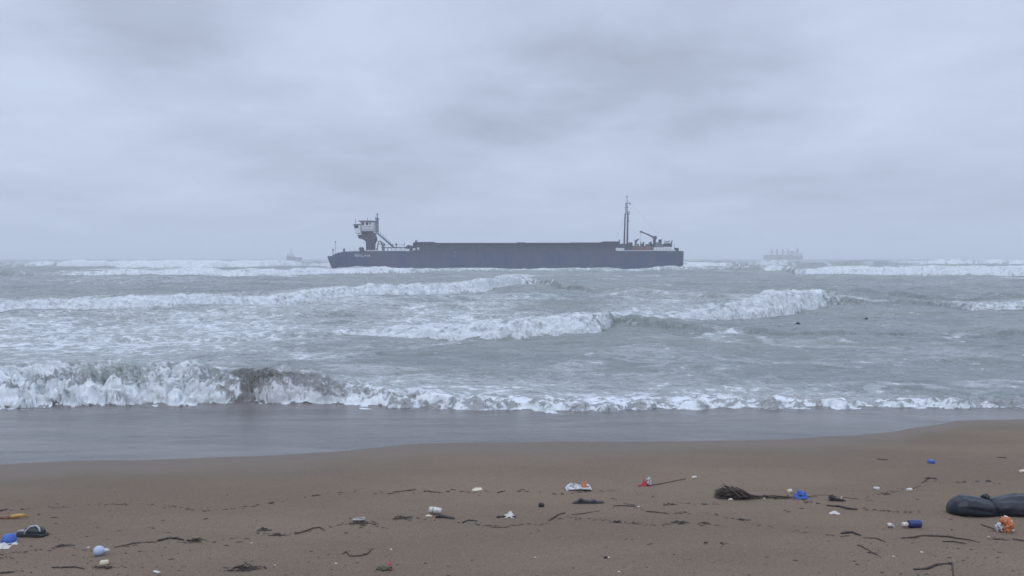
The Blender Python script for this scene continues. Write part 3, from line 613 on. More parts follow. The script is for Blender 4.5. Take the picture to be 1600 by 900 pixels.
# foredeck gear
def gear(name, mat, fn, y=SN + 1.2):
    m = MB(); fn(m, lambda u: sx_(u, y), lambda v: sz_(v, y), y - SY); return m.build(name, mat, ship)
gear("jackstaff", dark_m, lambda m, x, z, y: (m.tube([(x(518.7), y + 4.8, z(397)), (x(518.7), y + 4.8, z(377.5))], .04, 5), m.blob((x(518.7), y + 4.8, z(377.5)), .22, 1, 0)), SN + 1)
gear("fairlead", dark_m, lambda m, x, z, y: (m.tube([(x(515), y + 4.6, z(398)), (x(515), y + 4.6, z(390.5))], .10, 6), m.box(x(513.6), x(516.6), y + 4.2, y + 5, z(391), z(389.4))))
gear("bollard", dark_m, lambda m, x, z, y: (m.tube([(x(537.8), y, z(394)), (x(537.8), y, z(389.5))], .25, 8), m.box(x(536.4), x(539.4), y - .3, y + .3, z(390.2), z(388.6))))
gear("fore_rail", white_m, lambda m, x, z, y: ([m.tube([(x(513 + 2.6 * i), y + max(0, 4.8 - .9 * i), z(395)), (x(513 + 2.6 * i), y + max(0, 4.8 - .9 * i), z(386))], .022, 5) for i in range(22)], m.tube([(x(513 + 2.6 * i), y + max(0, 4.8 - .9 * i), z(386 - .05 * i)) for i in range(22)], .028, 5)))
gear("anchor_winch", dark_m, lambda m, x, z, y: (m.box(x(561), x(568), y + 1, y + 3, DZ, z(391)), m.tube([(x(563), y + .6, DZ + .7), (x(563), y + 3.4, DZ + .7)], .5, 10)))
gear("deck_lip", white_m, lambda m, x, z, y: (m.box(x(571), x(590), y, y + .15, DZ, z(390.8)), m.box(x(590), x(608), y, y + .15, DZ, z(391.6))), SN + .3)
gear("boat_davit", dark_m, lambda m, x, z, y: (m.tube([(x(589), y, DZ), (x(590.5), y, z(384)), (x(592), y, z(377)), (x(595), y, z(376.5)), (x(597.5), y, z(384)), (x(598.5), y, DZ)], .17, 6), m.tube([(x(590.5), y, z(381.5)), (x(597), y, z(381.5))], .1, 6), m.box(x(588), x(590), y, y + .8, DZ, z(388)), m.tube([(x(594), y, z(377)), (x(599), y, z(380)), (x(600), y, z(384.5))], .12, 6)))
gear("life_raft_canister", dark_m, lambda m, x, z, y: (m.tube([(x(598.5), y, z(382.3)), (x(602), y, z(382.3))], [.35, .35], 10), m.box(x(599.4), x(600.9), y - .1, y + .1, DZ, z(382.6))))
gear("catwalk", grey_m, lambda m, x, z, y: (m.box(x(596), x(634), y, y + 1, z(387.8), z(386.2)), [m.box(x(u), x(u) + .2, y, y + .2, DZ, z(387.7)) for u in (600, 605.5, 611, 618, 626, 633)], [m.tube([(x(597 + 3.4 * i), y, z(386.2)), (x(597 + 3.4 * i), y, z(381.5))], .03, 5) for i in range(11)], m.tube([(x(597), y, z(381.7)), (x(632), y, z(381.7))], .03, 5)))
gear("vent_head", grey_m, lambda m, x, z, y: (m.tube([(x(618.5), y + 1.2, z(387)), (x(618.5), y + 1.2, z(381.5))], .14, 6), m.blob((x(618.5), y + 1.2, z(381.3)), (.36, .36, .28), 1, 0)))
for a_, b_, v0, v1 in ((611, 634, 391.7, 389), (637, 640, 391.2, 388.6), (645, 649, 391.2, 388), (652, 655, 390.5, 386.6)):
    gear("side_screen", white_m, lambda m, x, z, y: m.box(x(a_), x(b_), y + .1, y + .2, z(v0), z(v1)), SN + .3)
gear("hold_stairhead", dark_m, lambda m, x, z, y: (m.prism([(x(631), z(386.8)), (x(634), z(385.5)), (x(637), z(382.6)), (x(644), z(384.2)), (x(646), z(384.2)), (x(646), z(391)), (x(640), z(392)), (x(636), z(389))], y + .6, y + 2.6), m.box(x(645), x(648), y + .4, y + 2, DZ, z(379)), m.tube([(x(632.5), y, z(387)), (x(632.5), y, z(377.8))], .06, 5)))
gear("vent_post", dark_m, lambda m, x, z, y: (m.box(x(649), x(651.6), y, y + .5, DZ, z(376.2)), m.box(x(648.6), x(652), y - .1, y + .6, z(376.6), z(375.6))))
# after masts, crane and deckhouse
ym = SY - 1
def after_mast(u0, u1, vtop, nmr):
    m = MB(); m.tube([(sx_(u0, ym), -1, DZ - 1), (sx_(u1, ym), -1, sz_(vtop, ym))], [nmr, nmr * .8], 8); return m.build("mast_pole", dark_m, ship)
mp1 = after_mast(974.6, 976.4, 334.5, .26); mp2 = after_mast(979.6, 980.4, 333.5, .28)
X_ = lambda u: sx_(u, ym); Zm = lambda v: sz_(v, ym)
m = MB(); m.tube([(X_(979.4), -1, Zm(335)), (X_(979.1), -1, Zm(306.5))], [.16, .06], 6); m.tube([(X_(977), -1, Zm(334)), (X_(977.2), -1, Zm(318))], .09, 6)
for v, a, b_ in ((335, 976, 983), (331.5, 980, 983.2), (324.5, 976.4, 981), (318.3, 976.5, 984), (308, 977.6, 980.6)): m.tube([(X_(a), -1, Zm(v)), (X_(b_), -1, Zm(v - .6))], .09, 6)
for i in range(4): m.tube([(X_(977.2), -1, Zm(334 - 4 * i)), (X_(979.4), -1, Zm(330 - 4 * i))], .05, 5)
m.tube([(X_(983), -1, Zm(332)), (X_(981.4), -1, Zm(335.6))], .1, 6); m.build("topmast", dark_m, mp2)
m = MB(); m.tube([(X_(983), -1.1, Zm(316.6)), (X_(984.2), -1.1, Zm(320))], .10, 6); m.build("mast_light", dark_m, mp2)
m = MB(); m.box(X_(980.6), X_(982.4), -1.3, -.8, Zm(346.4), Zm(344.6)); m.build("mast_light", dark_m, mp2)
m = MB(); m.box(X_(980.6), X_(982), -1.3, -.8, Zm(342), Zm(340.8)); m.build("mast_light", dark_m, mp2)
m = MB(); m.tube([(X_(977), -1, Zm(335)), (X_(960), -1, Zm(380))], .02, 4); m.tube([(X_(979.5), -1, Zm(312)), (X_(1046), 0, Zm(384))], .015, 4); m.build("stay_wire", dark_m, mp1)
gear("deck_house_block", coam_m, lambda m, x, z, y: (m.box(x(968), x(1022), y + 1.5, y + 9, DZ - .1, z(384.2)), m.box(x(984), x(989.5), y + 1.6, y + 3, z(384.2), z(379)), m.box(x(968), x(985), y + 2, y + 8, z(384.2), z(380.6))))
gear("hatch_motor", dark_m, lambda m, x, z, y: m.box(x(984), x(988.5), y + 1, y + 3, z(384), z(378.6)))
gear("short_post", dark_m, lambda m, x, z, y: m.box(x(967.8), x(969.2), y + 1, y + 1.5, z(380), z(374.2)))
gear("deck_cargo", red_m, lambda m, x, z, y: (m.box(x(988), x(1020), y + .9, y + 1.4, DZ, z(385.2)), m.box(x(1003), x(1008), y + .8, y + .9, z(389), z(386)), m.box(x(994), x(999), y + .8, y + .9, z(389), z(386))))
gear("white_locker", white_m, lambda m, x, z, y: m.box(x(962.3), x(975.3), y, y + 1.4, DZ + .03, z(387.6)), SN + .1)
gear("deck_edge_rail", white_m, lambda m, x, z, y: m.box(x(975.5), x(1021), y, y + .12, DZ + .1, DZ + .28), SN + .1)
def pv(m, x, z, y):
    m.tube([(x(992.6), y, z(386)), (x(993), y, z(379)), (x(994.5), y, z(375.4)), (x(998), y, z(373.4))], [.35, .3, .3, .16], 6); m.box(x(991.4), x(994.6), y - .3, y + .3, z(378), z(375.4))
gear("air_vent", grey_m, pv, SN + 2.5)
for u_, w_, v_ in ((996, 2, 381), (1001, 3, 380.4), (1005, 1.5, 378), (1009, 5, 381.5), (1014, 4, 379.2), (1016, 2, 377.6), (1019, 3, 381)):
    gear("deck_box", grey_m, lambda m, x, z, y: m.box(x(u_), x(u_ + w_), y, y + 1.2, z(385.4), z(v_)), SN + 3)
yk = SY - 3.5
m = MB(); m.tube([(sx_(1022.3, yk), -3.5, DZ), (sx_(1022.3, yk), -3.5, sz_(373, yk))], .42, 10); m.box(sx_(1020.6, yk), sx_(1025, yk), -4.3, -2.7, sz_(374, yk), sz_(369, yk))
cr = m.build("deck_crane", dark_m, ship)
m = MB(); m.prism([(sx_(1023.6, yk), sz_(371, yk)), (sx_(1023, yk), sz_(373, yk)), (sx_(1012, yk), sz_(367.6, yk)), (sx_(1000.4, yk), sz_(362.8, yk)), (sx_(999.9, yk), sz_(361.2, yk)), (sx_(1003, yk), sz_(362, yk)), (sx_(1013, yk), sz_(366, yk))], -3.9, -3.1); m.box(sx_(999.8, yk), sx_(1002.3, yk), -4.1, -2.9, sz_(363.6, yk), sz_(361, yk)); m.build("boom", dark_m, cr)
m = MB(); m.tube([(sx_(1000.8, yk), -3.5, sz_(363.5, yk)), (sx_(1000.8, yk), -3.5, sz_(379, yk))], .035, 4); m.blob((sx_(1000.8, yk), -3.5, sz_(379, yk)), .22, 1, 0); m.build("hoist_cable", dark_m, cr)
gear("stern_deckhouse", white_m, lambda m, x, z, y: (m.box(x(1021.5), x(1049), y, y + 8, DZ + .05, z(386.4)), m.box(x(1049), x(1056), y, y + .12, DZ + .05, z(390.6))), SN + .9)
for u in (1026, 1031, 1036, 1041, 1045.5):
    m = MB(); m.box(sx_(u, SN + .9), sx_(u + 1.0, SN + .9), -5.14, -5.0, sz_(390.2), sz_(388.8)); m.build("porthole", side_grey, ship)
gear("funnel", dark_m, lambda m, x, z, y: (m.box(x(1031.3), x(1034.6), y + 1, y + 2.6, z(386.4), z(374.6)), m.box(x(1031), x(1035), y + .9, y + 2.7, z(375), z(374.2))), SN + 2)
gear("engine_casing", grey_m, lambda m, x, z, y: (m.prism([(x(1023.6), z(386.3)), (x(1023.8), z(381.6)), (x(1027), z(379.2)), (x(1030), z(378)), (x(1030.8), z(380)), (x(1036), z(381.6)), (x(1036.5), z(386.3))], y, y + 5)), SN + 2)
gear("lifeboat", dark_m, lambda m, x, z, y: (m.prism([(x(1038), z(385.6)), (x(1037.4), z(383)), (x(1039), z(380.2)), (x(1046), z(380)), (x(1049), z(382)), (x(1048.6), z(385.6))], y, y + 2.2), [m.tube([(x(u), y, z(386)), (x(u + .8), y, z(v))], .11, 5) for u, v in ((1038, 376.6), (1041, 377), (1044, 376), (1047.6, 377.4), (1049, 374.6))], m.tube([(x(1038), y, z(377.6)), (x(1047), y, z(376.9))], .08, 5)), SN + 2)
gear("stern_winch", dark_m, lambda m, x, z, y: (m.box(x(1055), x(1057), y, y + 1, DZ, z(387.2)), m.box(x(1058), x(1060.4), y, y + 1, DZ, z(387.6)), m.box(x(1055), x(1060.4), y, y + 1, z(389), z(387.8))), SN + 1)
gear("ensign_staff", dark_m, lambda m, x, z, y: m.tube([(x(1057), y + 3, DZ), (x(1056.4), y + 3, z(381.5))], .06, 5), SN + 2)

# ------------------------------------------------------------------ distant ships
def D_(u, y): return (u - 800) / FPX * y
def E_(v, y): return CAMZ + (403 - v) / FPX * y
Yb = 1300.0
bk_hull = simple("hazed_bulk_hull_red", (0.33, 0.28, 0.29), 0.7, scale=.05); bk_w = simple("hazed_bulk_white", (0.55, 0.53, 0.54), 0.6, scale=.1); bk_d = simple("hazed_bulk_crane_grey", (0.25, 0.26, 0.30), 0.6, scale=.1)  # paled paints: distance haze partly painted into the colours
bc = tag(empty("bulk_carrier", (0, Yb, 0)), "faint pale bulk carrier with a row of deck cranes on the horizon", "cargo ship")
x = lambda u: D_(u, Yb); z = lambda v: E_(v, Yb)
m = MB()
o_ = [(x(1193.2), z(398.6)), (x(1196), -2), (x(1251.5), -2), (x(1252.6), z(399.5)), (x(1236), z(399.3))]
m.prism(o_, -5, 5); m.build("hull", bk_hull, bc)
m = MB(); m.box(x(1196), x(1236), -4, 4, z(399.4), z(398)); m.build("hatch_cover", bk_d, bc)
for u in (1205.4, 1213.6, 1222.6, 1231):
    m = MB(); m.box(x(u) - .8, x(u) + .8, -1, 1, z(398.2), z(389.4)); m.prism([(x(u) - 2.2, z(396.4)), (x(u), z(394)), (x(u) + 2.2, z(396.4))], -1.2, 1.2); m.tube([(x(u), -1, z(390.5)), (x(u) + 3.2, -1, z(396))], .35, 5); m.build("deck_crane", bk_d, bc)
m = MB(); m.box(x(1236.5), x(1252), -4.5, 4.5, z(399.5), z(395.5)); m.box(x(1237), x(1244), -4.5, 4.5, z(395.5), z(392)); m.box(x(1235.6), x(1241), -4.8, 4.8, z(393.4), z(392)); m.build("deckhouse", bk_w, bc)
m = MB(); m.box(x(1245), x(1247.2), -1.4, 1.4, z(396), z(388.6)); m.build("funnel", bk_d, bc)
m = MB(); m.tube([(x(1243.6), 0, z(392)), (x(1243.6), 0, z(386))], .3, 5); m.build("mast", bk_d, bc)
Yt = 900.0
x = lambda u: D_(u, Yt); z = lambda v: E_(v, Yt)
tg = tag(empty("tug_boat", (0, Yt, 0)), "faint small grey tug with a tall mast, on the horizon left of the cargo ship", "tug boat")
m = MB(); m.prism([(x(448.6), z(400.5)), (x(450), -2), (x(470), -2), (x(471.5), z(402.2)), (x(462), z(402))], -2.6, 2.6); m.build("hull", bk_d, tg)
m = MB(); m.box(x(452), x(461), -2, 2, z(402), z(399)); m.box(x(453.2), x(457.4), -1.6, 1.6, z(399), z(394.5), .2, .2); m.build("wheelhouse", bk_w, tg)
m = MB(); m.tube([(x(455), 0, z(395)), (x(455), 0, z(385.5))], [.32, .16], 6); m.tube([(x(453.6), 0, z(390.6)), (x(456.4), 0, z(390.6))], .16, 5); m.build("mast", bk_d, tg)
m = MB(); m.box(x(449.6), x(450.8), -.6, .6, z(401), z(396.6)); m.build("funnel", bk_d, tg)
# ------------------------------------------------------------------ flotsam in the surf and on the sand
R = random.Random(5)
SLOPE = -math.atan(SB)
def mpp(v): return (CAMZ - SA) / ((v - 403) / FPX - SB) / FPX       # metres per photo pixel on the sand at row v
def place(o, u, v, rz=0.0, up=0.0, tilt=True):
    o.location = ground(u, v, up); o.rotation_euler = (SLOPE if tilt else 0, 0, rz); return o
weed_m = simple("dark_wet_weed", (0.042, 0.030, 0.024), 0.6, col2=(0.075, 0.055, 0.042), scale=30)
wood_m = simple("sodden_wood", (0.045, 0.034, 0.028), 0.7, col2=(0.085, 0.065, 0.052), scale=25, stretch=(1, 6, 6), bump=.004)
bark_m = simple("dark_bark", (0.028, 0.024, 0.026), 0.6, col2=(0.05, 0.042, 0.042), scale=40, bump=.004)
wh_pl = simple("white_plastic", (0.60, 0.57, 0.53), 0.4, col2=(0.42, 0.38, 0.34), scale=14, thr=(.5, .75))
cr_pl = simple("cream_foam", (0.66, 0.60, 0.46), 0.7, col2=(0.52, 0.46, 0.34), scale=30, bump=.003)
bl_pl = simple("blue_plastic", (0.055, 0.135, 0.46), 0.45, col2=(0.04, 0.09, 0.32), scale=12)
navy = simple("navy_label_plastic", (0.020, 0.035, 0.12), 0.3, col2=(0.03, 0.05, 0.20), scale=30)
pale = simple("pale_blue_plastic", (0.42, 0.48, 0.62), 0.4, col2=(0.42, 0.50, 0.68), scale=12)
red_p = simple("red_wrapper", (0.45, 0.045, 0.055), 0.4, col2=(0.30, 0.03, 0.04), scale=30)
or_p = simple("orange_print", (0.50, 0.17, 0.07), 0.45, col2=(0.22, 0.10, 0.07), scale=30, thr=(.55, .7))
gr_p = simple("grey_crumple_film", (0.55, 0.55, 0.56), 0.3, col2=(0.16, 0.16, 0.17), scale=45, thr=(.45, .62))
ye_p = simple("ochre_sponge", (0.50, 0.33, 0.09), 0.7, col2=(0.36, 0.20, 0.08), scale=40)
gn_p = simple("drab_green_film", (0.10, 0.095, 0.05), 0.5, scale=40)
pk_p = simple("pink_print", (0.42, 0.10, 0.13), 0.5, scale=40)
bagm = simple("black_sheeting", (0.009, 0.013, 0.020), 0.34, col2=(0.016, 0.021, 0.029), scale=7, spec=.42, bump=.006, stretch=(.5, 1.6, 1.6))
shoe_d = simple("dark_shoe_rubber", (0.035, 0.038, 0.042), 0.6, scale=20); shoe_l = simple("pale_shoe_trim", (0.42, 0.42, 0.43), 0.5, scale=30); shoe_p = simple("mauve_shoe_toe", (0.20, 0.15, 0.19), 0.5, scale=30)
film = simple("clear_film", (0.42, 0.40, 0.38), 0.2, col2=(0.22, 0.20, 0.18), scale=60, thr=(.42, .58))

def crumple(m, w, d, h, seed, n=14, fold=1.0, thick=.002):
    """a creased sheet of film standing up in folds"""
    rr = random.Random(seed); off = Vector((rr.random() * 50, rr.random() * 50, rr.random() * 50)); vs = []; fs = []
    for j in range(n + 1):
        for i in range(n + 1):
            a, b = i / n - .5, j / n - .5
            p = Vector((a * 3.2, b * 2.6, 0)) + off
            k = mnoise.noise(p * 1.1); k2 = 1 - abs(mnoise.noise(p * 2.3)) * 2; k3 = mnoise.noise(p * 5)
            ed = 1 - min(1, (a * a + b * b) * 3.0)
            z = h * max(0.04, ed * (.45 + .45 * k + .4 * k2 + .2 * k3))
            wob = 1 + .25 * mnoise.noise(Vector((a * 3, b * 3, seed)))
            vs.append((a * w * wob + k3 * w * .08 * fold, b * d * wob + k * d * .12 * fold, z))
    for j in range(n):
        for i in range(n):
            q = j * (n + 1) + i; fs.append((q, q + 1, q + n + 2, q + n + 1))
    N0 = len(vs); vs += [(x, y, z - thick) for x, y, z in vs]; fs += [tuple(reversed([k + N0 for k in f])) for f in fs]
    for i in range(n):
        for a, b in ((i, i + 1), (n * (n + 1) + i + 1, n * (n + 1) + i), ((i + 1) * (n + 1), i * (n + 1)), (i * (n + 1) + n, (i + 1) * (n + 1) + n)): fs.append((a, a + N0, b + N0, b))
    return m.add(vs, fs)
def lathe(m, prof, n=20, axis='x', squash=1.0, wob=0.0, seed=0):
    """profile of (distance along the axis, radius)"""
    vs = []; fs = []
    for i, (a, r) in enumerate(prof):
        for k in range(n):
            t = 2 * math.pi * k / n; q = 1 + wob * mnoise.noise(Vector((a * 25, math.cos(t) * 1.3 + seed, math.sin(t) * 1.3)))
            y, z = r * q * math.cos(t), r * q * math.sin(t) * squash
            vs.append((a, y, z) if axis == 'x' else (y, z / squash, a))
    for i in range(len(prof) - 1):
        for k in range(n): fs.append((i * n + k, i * n + (k + 1) % n, (i + 1) * n + (k + 1) % n, (i + 1) * n + k))
    fs.append(tuple(range(n))[::-1]); fs.append(tuple((len(prof) - 1) * n + k for k in range(n)))
    return m.add(vs, fs)

# --- black sack at the right edge
v0 = 803; s = mpp(v0)
sack = tag(empty("black_sack", (0, 0, 0)), "large black plastic sack, tied in the middle, lying at the right edge of the beach", "sack"); place(sack, 1545, v0)
def sack_loft(xa, xb, prof, seed, yoff=0.0):
    m = MB(); nx, nr = 54, 40; vs = []; fs = []
    for i in range(nx + 1):
        t = i / nx; xx = xa + (xb - xa) * t
        rw = float(np.interp(t, [p[0] for p in prof], [p[1] for p in prof])); rh = float(np.interp(t, [p[0] for p in prof], [p[2] for p in prof]))
        for k in range(nr):
            a = 2 * math.pi * k / nr; c, s_ = math.cos(a), math.sin(a)
            p = Vector((xx * 5.0, c * .9 + seed, s_ * .9))
            pin = math.exp(-((xx - .01) / .10) ** 2); f = 1 + .13 * mnoise.noise(p) + .13 * (1 - 2 * abs(mnoise.noise(Vector((xx * 3.2 + s_ * 2.6, c * 1.6 + xx * 2, seed * 2.2))))) + (.04 + .12 * pin) * (1 - 2 * abs(mnoise.noise(Vector((xx * 4, c * 4.5, s_ * 4.5 + seed)))))
            rh = rh * .94 if k == 0 and i == 0 else rh; z = s_ * rh * f * .90
            z = z if z > -rh * .62 else -rh * .62
            vs.append((xx, yoff + c * rw * f, z + rh * .60))
    for i in range(nx):
        for k in range(nr): fs.append((i * nr + k, i * nr + (k + 1) % nr, (i + 1) * nr + (k + 1) % nr, (i + 1) * nr + k))
    fs.append(tuple(range(nr))[::-1]); fs.append(tuple(nx * nr + k for k in range(nr)))
    return m.add(vs, fs)
sack_loft(-64 * s, 3 * s, [(0, .004, .004), (.015, .030, .032), (.05, .058, .056), (.12, .088, .078), (.30, .118, .100), (.52, .130, .100), (.75, .128, .090), (.90, .112, .080), (.97, .100, .072), (1, .080, .060)], 3.3).build("sack_end", bagm, sack, True)
sack_loft(-1 * s, 120 * s, [(0, .070, .058), (.03, .098, .070), (.08, .118, .084), (.2, .135, .100), (.36, .150, .112), (.6, .155, .110), (.85, .13, .09), (.96, .08, .06), (1, .03, .03)], 8.1, -.015).build("sack_body", bagm, sack, True)
m = MB(); fp = []
for i in range(13):
    t = i / 12; fp.append((.10 + .34 * t, .02 - .10 * t, .118 + .032 * math.sin(math.pi * min(1, t * 1.6)) - .05 * t))
m.tube(fp, [.012 + .022 * math.sin(math.pi * i / 12) for i in range(13)], 10); m.build("fold", bagm, sack, True)
m = MB()
for k in range(9):
    a = k * .7; m.tube([(-.004, .02, .09), (.008 * math.cos(a) - .004, .02 + .012 * math.sin(a), .125), (.035 * math.cos(a) - .012, .03 + .03 * math.sin(a), .150 + .012 * math.sin(a * 2))], [.012, .009, .013], 6)
m.build("knot", bagm, sack, True)
# --- pale bottle-like scrap in front of the sack
o = tag(empty("plastic_scrap", (0, 0, 0)), "dirty white tapering plastic scrap lying against the front of the black sack", "plastic scrap"); place(o, 1515, 803.5, -.12); s = mpp(803)
m = MB(); lathe(m, [(-12 * s, .006), (-11.5 * s, .022), (-6 * s, .030), (-1 * s, .024), (3 * s, .014), (11 * s, .011), (11.3 * s, .006)], 16, 'x', .85, .35, 2); m.build("shell", wh_pl, o, True, (0, 0, .026))
m = MB(); m.blob((13 * s, 0, .010), (.014, .010, .010), 2, .4, 2, 4); m.build("torn_tip", bark_m, o)
# --- orange and white packet
s = mpp(828)
o = tag(empty("crushed_packet", (0, 0, 0)), "crushed orange and white packet standing on the sand in front of the black sack", "packet"); place(o, 1571, 829, .25)
m = MB(); m.blob((0, 0, .052), (.050, .045, .055), 4, .55, 1.6, 6); m.build("orange_side", or_p, o)
m = MB(); m.blob((.028, .012, .070), (.034, .034, .040), 3, .6, 2, 9); m.build("white_side", wh_pl, o)
m = MB(); m.blob((-.052, .01, .038), (.020, .030, .034), 3, .6, 2, 14); m.build("torn_flap", gr_p, o)
m = MB(); m.blob((.045, -.008, .018), (.018, .03, .02), 3, .5, 2, 31); m.build("lower_corner", wh_pl, o)
# --- blue bottle with white cap
s = mpp(826)
o = tag(empty("small_bottle", (0, 0, 0)), "small dark blue plastic bottle with a white cap, lying on its side", "bottle"); place(o, 1427, 825.5, .04)
m = MB(); lathe(m, [(-8 * s, .012), (-7.6 * s, .026), (-6.6 * s, .031), (0, .032), (10.5 * s, .032), (11.6 * s, .030), (12 * s, .022)], 24, 'x', 1, .03); m.build("body", navy, o, True, (0, 0, .032))
m = MB(); lathe(m, [(-17.5 * s, .006), (-17 * s, .015), (-15 * s, .018), (-9.5 * s, .018), (-9 * s, .015), (-7.9 * s, .013)], 18); m.build("cap", wh_pl, o, True, (0, 0, .028))
# --- crushed white cup
o = tag(empty("crushed_cup", (0, 0, 0)), "small crushed off-white cup leaning over, left of the blue bottle", "cup"); place(o, 1391, 825, .9)
m = MB(); lathe(m, [(-.028, .012), (-.026, .017), (0, .021), (.026, .024), (.028, .026), (.024, .022), (-.02, .014)], 18, 'x', .8, .5, 5); m.build("cup_wall", wh_pl, o, True, (0, 0, .021)); o.rotation_euler.y = .55
m = MB(); lathe(m, [(.022, .026), (.030, .028), (.030, .023)], 18, 'x', .8, .3, 5); m.build("rim", gr_p, o, True, (0, 0, .021))
# --- blue cap high on the beach
m = MB(); lathe(m, [(0, .038), (.010, .042), (.038, .040), (.044, .034), (.045, .015)], 24, 'z', 1, .10, 3)
place(tag(m.build("blue_cap_ring", bl_pl, None, True), "bright blue plastic lid lying alone near the water's edge at the right", "lid"), 1455, 725, .3)
# --- blue bag and the bits beside it
o = tag(empty("blue_bag", (0, 0, 0)), "small crumpled bright blue plastic bag near the weed heap", "plastic bag"); place(o, 1251, 777, .1); s = mpp(777)
m = MB(); crumple(m, 20 * s, .13, .085, 21, 18); m.blob((0, 0, .03), (.048, .05, .034), 4, .6, 1.8, 2); m.build("bag_body", bl_pl, o)
m = MB(); m.tube([(8 * s, 0, .02), (13 * s, .01, .012), (20 * s, .02, .006), (30 * s, .03, .004)], [.010, .005, .003, .002], 6); m.build("drawstring", weed_m, o)
m = MB(); m.blob((0, 0, .016), (.028, .022, .020), 3, .35, 2, 3); place(tag(m.build("foam_lump", cr_pl, None, True), "small cream foam lump just left of the crumpled blue bag", "foam lump"), 1234, 770.5, .2)
# --- knotted root piece right of the blue bag
o = tag(empty("root_stump", (0, 0, 0)), "small dark knotted root with a pale broken end, right of the blue bag", "driftwood"); place(o, 1305, 783, 0); s = mpp(783)
m = MB(); m.blob((-4 * s, .02, .025), (.030, .025, .026), 3, .6, 2, 8); m.tube([(-6 * s, .03, .04), (2 * s, .0, .018), (8 * s, -.02, .018), (14 * s, -.03, .010)], [.018, .016, .014, .006], 8); m.build("root", bark_m, o)
m = MB(); m.tube([(7 * s, -.02, .012), (9 * s, -.024, .05)], [.010, .006], 6); m.build("broken_end", gr_p, o)
m = MB(); crumple(m, .085, .05, .03, 33, 8); place(tag(m.build("plastic_shard", wh_pl), "thin pale plastic shard lying below the knotted root", "plastic shard"), 1304, 804, -.3)
m = MB(); m.tube([(0, 0, .012), (.02, .005, .014), (.04, .01, .012)], [.006, .011, .006], 8); place(tag(m.build("shell_piece", wh_pl, None, True), "small white oval shell lying right under the large weed heap", "shell"), 1138, 786, -.3)

# --- weed heap
def strand(m, p, q, h, r, rr, wob=.02, n=7, ns=5):
    pts = []
    for i in range(n):
        t = i / (n - 1); z = math.sin(math.pi * t) * h
        pts.append((p[0] + (q[0] - p[0]) * t + rr.uniform(-wob, wob), p[1] + (q[1] - p[1]) * t + rr.uniform(-wob, wob), max(.002, p[2] + (q[2] - p[2]) * t + z + rr.uniform(-wob, wob) * .5)))
    m.tube(pts, [r * .6] + [r] * (n - 2) + [r * .4], ns)
def tuft(name, u, v, w, h, n, seed, label, cat="seaweed", depth=None, mat=None, ext=None):
    rr = random.Random(seed); s = mpp(v); m = MB(); W2 = w * s / 2; D2 = depth or W2 * .5; H = h * s
    for k in range(int(n * .55)):
        a, b = rr.gauss(0, .55), rr.gauss(0, .6); L = rr.uniform(.15, .55) * W2; th = rr.choice([rr.gauss(.0, .35), rr.gauss(-.5, .4)])
        p = (a * W2 - L * math.cos(th), b * D2 - L * math.sin(th) * .6, .002); q = (a * W2 + L * math.cos(th), b * D2 + L * math.sin(th) * .6, .002)
        strand(m, p, q, H * .55 * max(.1, 1 - a * a * .8) * rr.uniform(.1, 1.0), rr.uniform(.0018, .0042), rr, W2 * .07)
    o = m.build(name, mat or weed_m); tag(o, label, cat); place(o, u, v); return o
s = mpp(781)
heap = tag(empty("weed_heap", (0, 0, 0)), "large dark domed heap of tangled weed and roots with a trailing tail", "seaweed"); place(heap, 1143, 780.5)
rr = random.Random(11); m = MB()
m.blob((-3 * s, .02, .012), (.150, .09, .070), 3, .3, 1.5, 5)
for k in range(230):
    a = rr.uniform(0, 1); x0 = -.155 + .03 * rr.random(); top = rr.uniform(.04, .118)
    xa = rr.uniform(-.155, .05); xb = xa + rr.uniform(.05, .20); y0 = rr.uniform(-.10, .10)
    prof = lambda x: max(0.0, 1 - ((x + .03) / .16) ** 2) ** .5
    za, zb = rr.uniform(0, 1) * .115 * prof(xa), rr.uniform(0, .7) * .10 * prof(min(xb, .12))
    yk_ = -math.sqrt(max(0, 1 - (y0 / .11) ** 2))
    strand(m, (xa, y0, za), (xb, y0 * .7 - .01, zb * .6), rr.uniform(0, .022), rr.uniform(.002, .0055), rr, .008)
m.build("tangle", weed_m, heap)
m = MB()
for k in range(52):
    xa = rr.uniform(.10, .42); strand(m, (xa, rr.uniform(-.03, .03), .004), (xa + rr.uniform(.04, .14), rr.uniform(-.05, .03), .003), rr.uniform(.002, .026) * (1.2 - xa), rr.uniform(.0018, .004), rr, .008)
m.build("trailing_strands", weed_m, heap)
m = MB()
for (a, b_) in (((-.05, -.09, .105), (.06, -.10, .02)), ((-.01, -.08, .10), (.10, -.09, .03)), ((.02, -.085, .085), (.13, -.09, .01))): strand(m, a, b_, .01, .005, rr, .004)
m.build("pale_root", simple("pale_root", (.16, .13, .11), .6, scale=20), heap)

# --- packets and wrappers in the middle
s = mpp(764)
o = tag(empty("flattened_carton", (0, 0, 0)), "flattened white carton with orange print, curled on the wet sand", "carton"); place(o, 904, 764, .05)
m = MB()
n = 18; vs = []; fs = []
for i in range(n + 1):
    t = i / n; xx = (t - .5) * 40 * s; zz = .018 + .030 * math.sin(math.pi * t) + .010 * math.sin(9 * t); 
    for j in range(5): b_ = j / 4; vs.append((xx, -.05 + .11 * b_, zz * (.35 + .95 * b_) + .012 * mnoise.noise(Vector((xx * 30, b_ * 4, 1)))))
for i in range(n):
    for j in range(4): q = i * 5 + j; fs.append((q, q + 5, q + 6, q + 1))
k0 = len(vs); vs += [(x, y, z - .004) for x, y, z in vs]; fs += [tuple(a + k0 for a in reversed(f)) for f in fs]
m.add(vs, fs); m.build("panel", gr_p, o)
m = MB(); crumple(m, 14 * s, .09, .085, 5, 12); m.build("white_flap", gr_p, o, loc=(-10 * s, .02, .0))
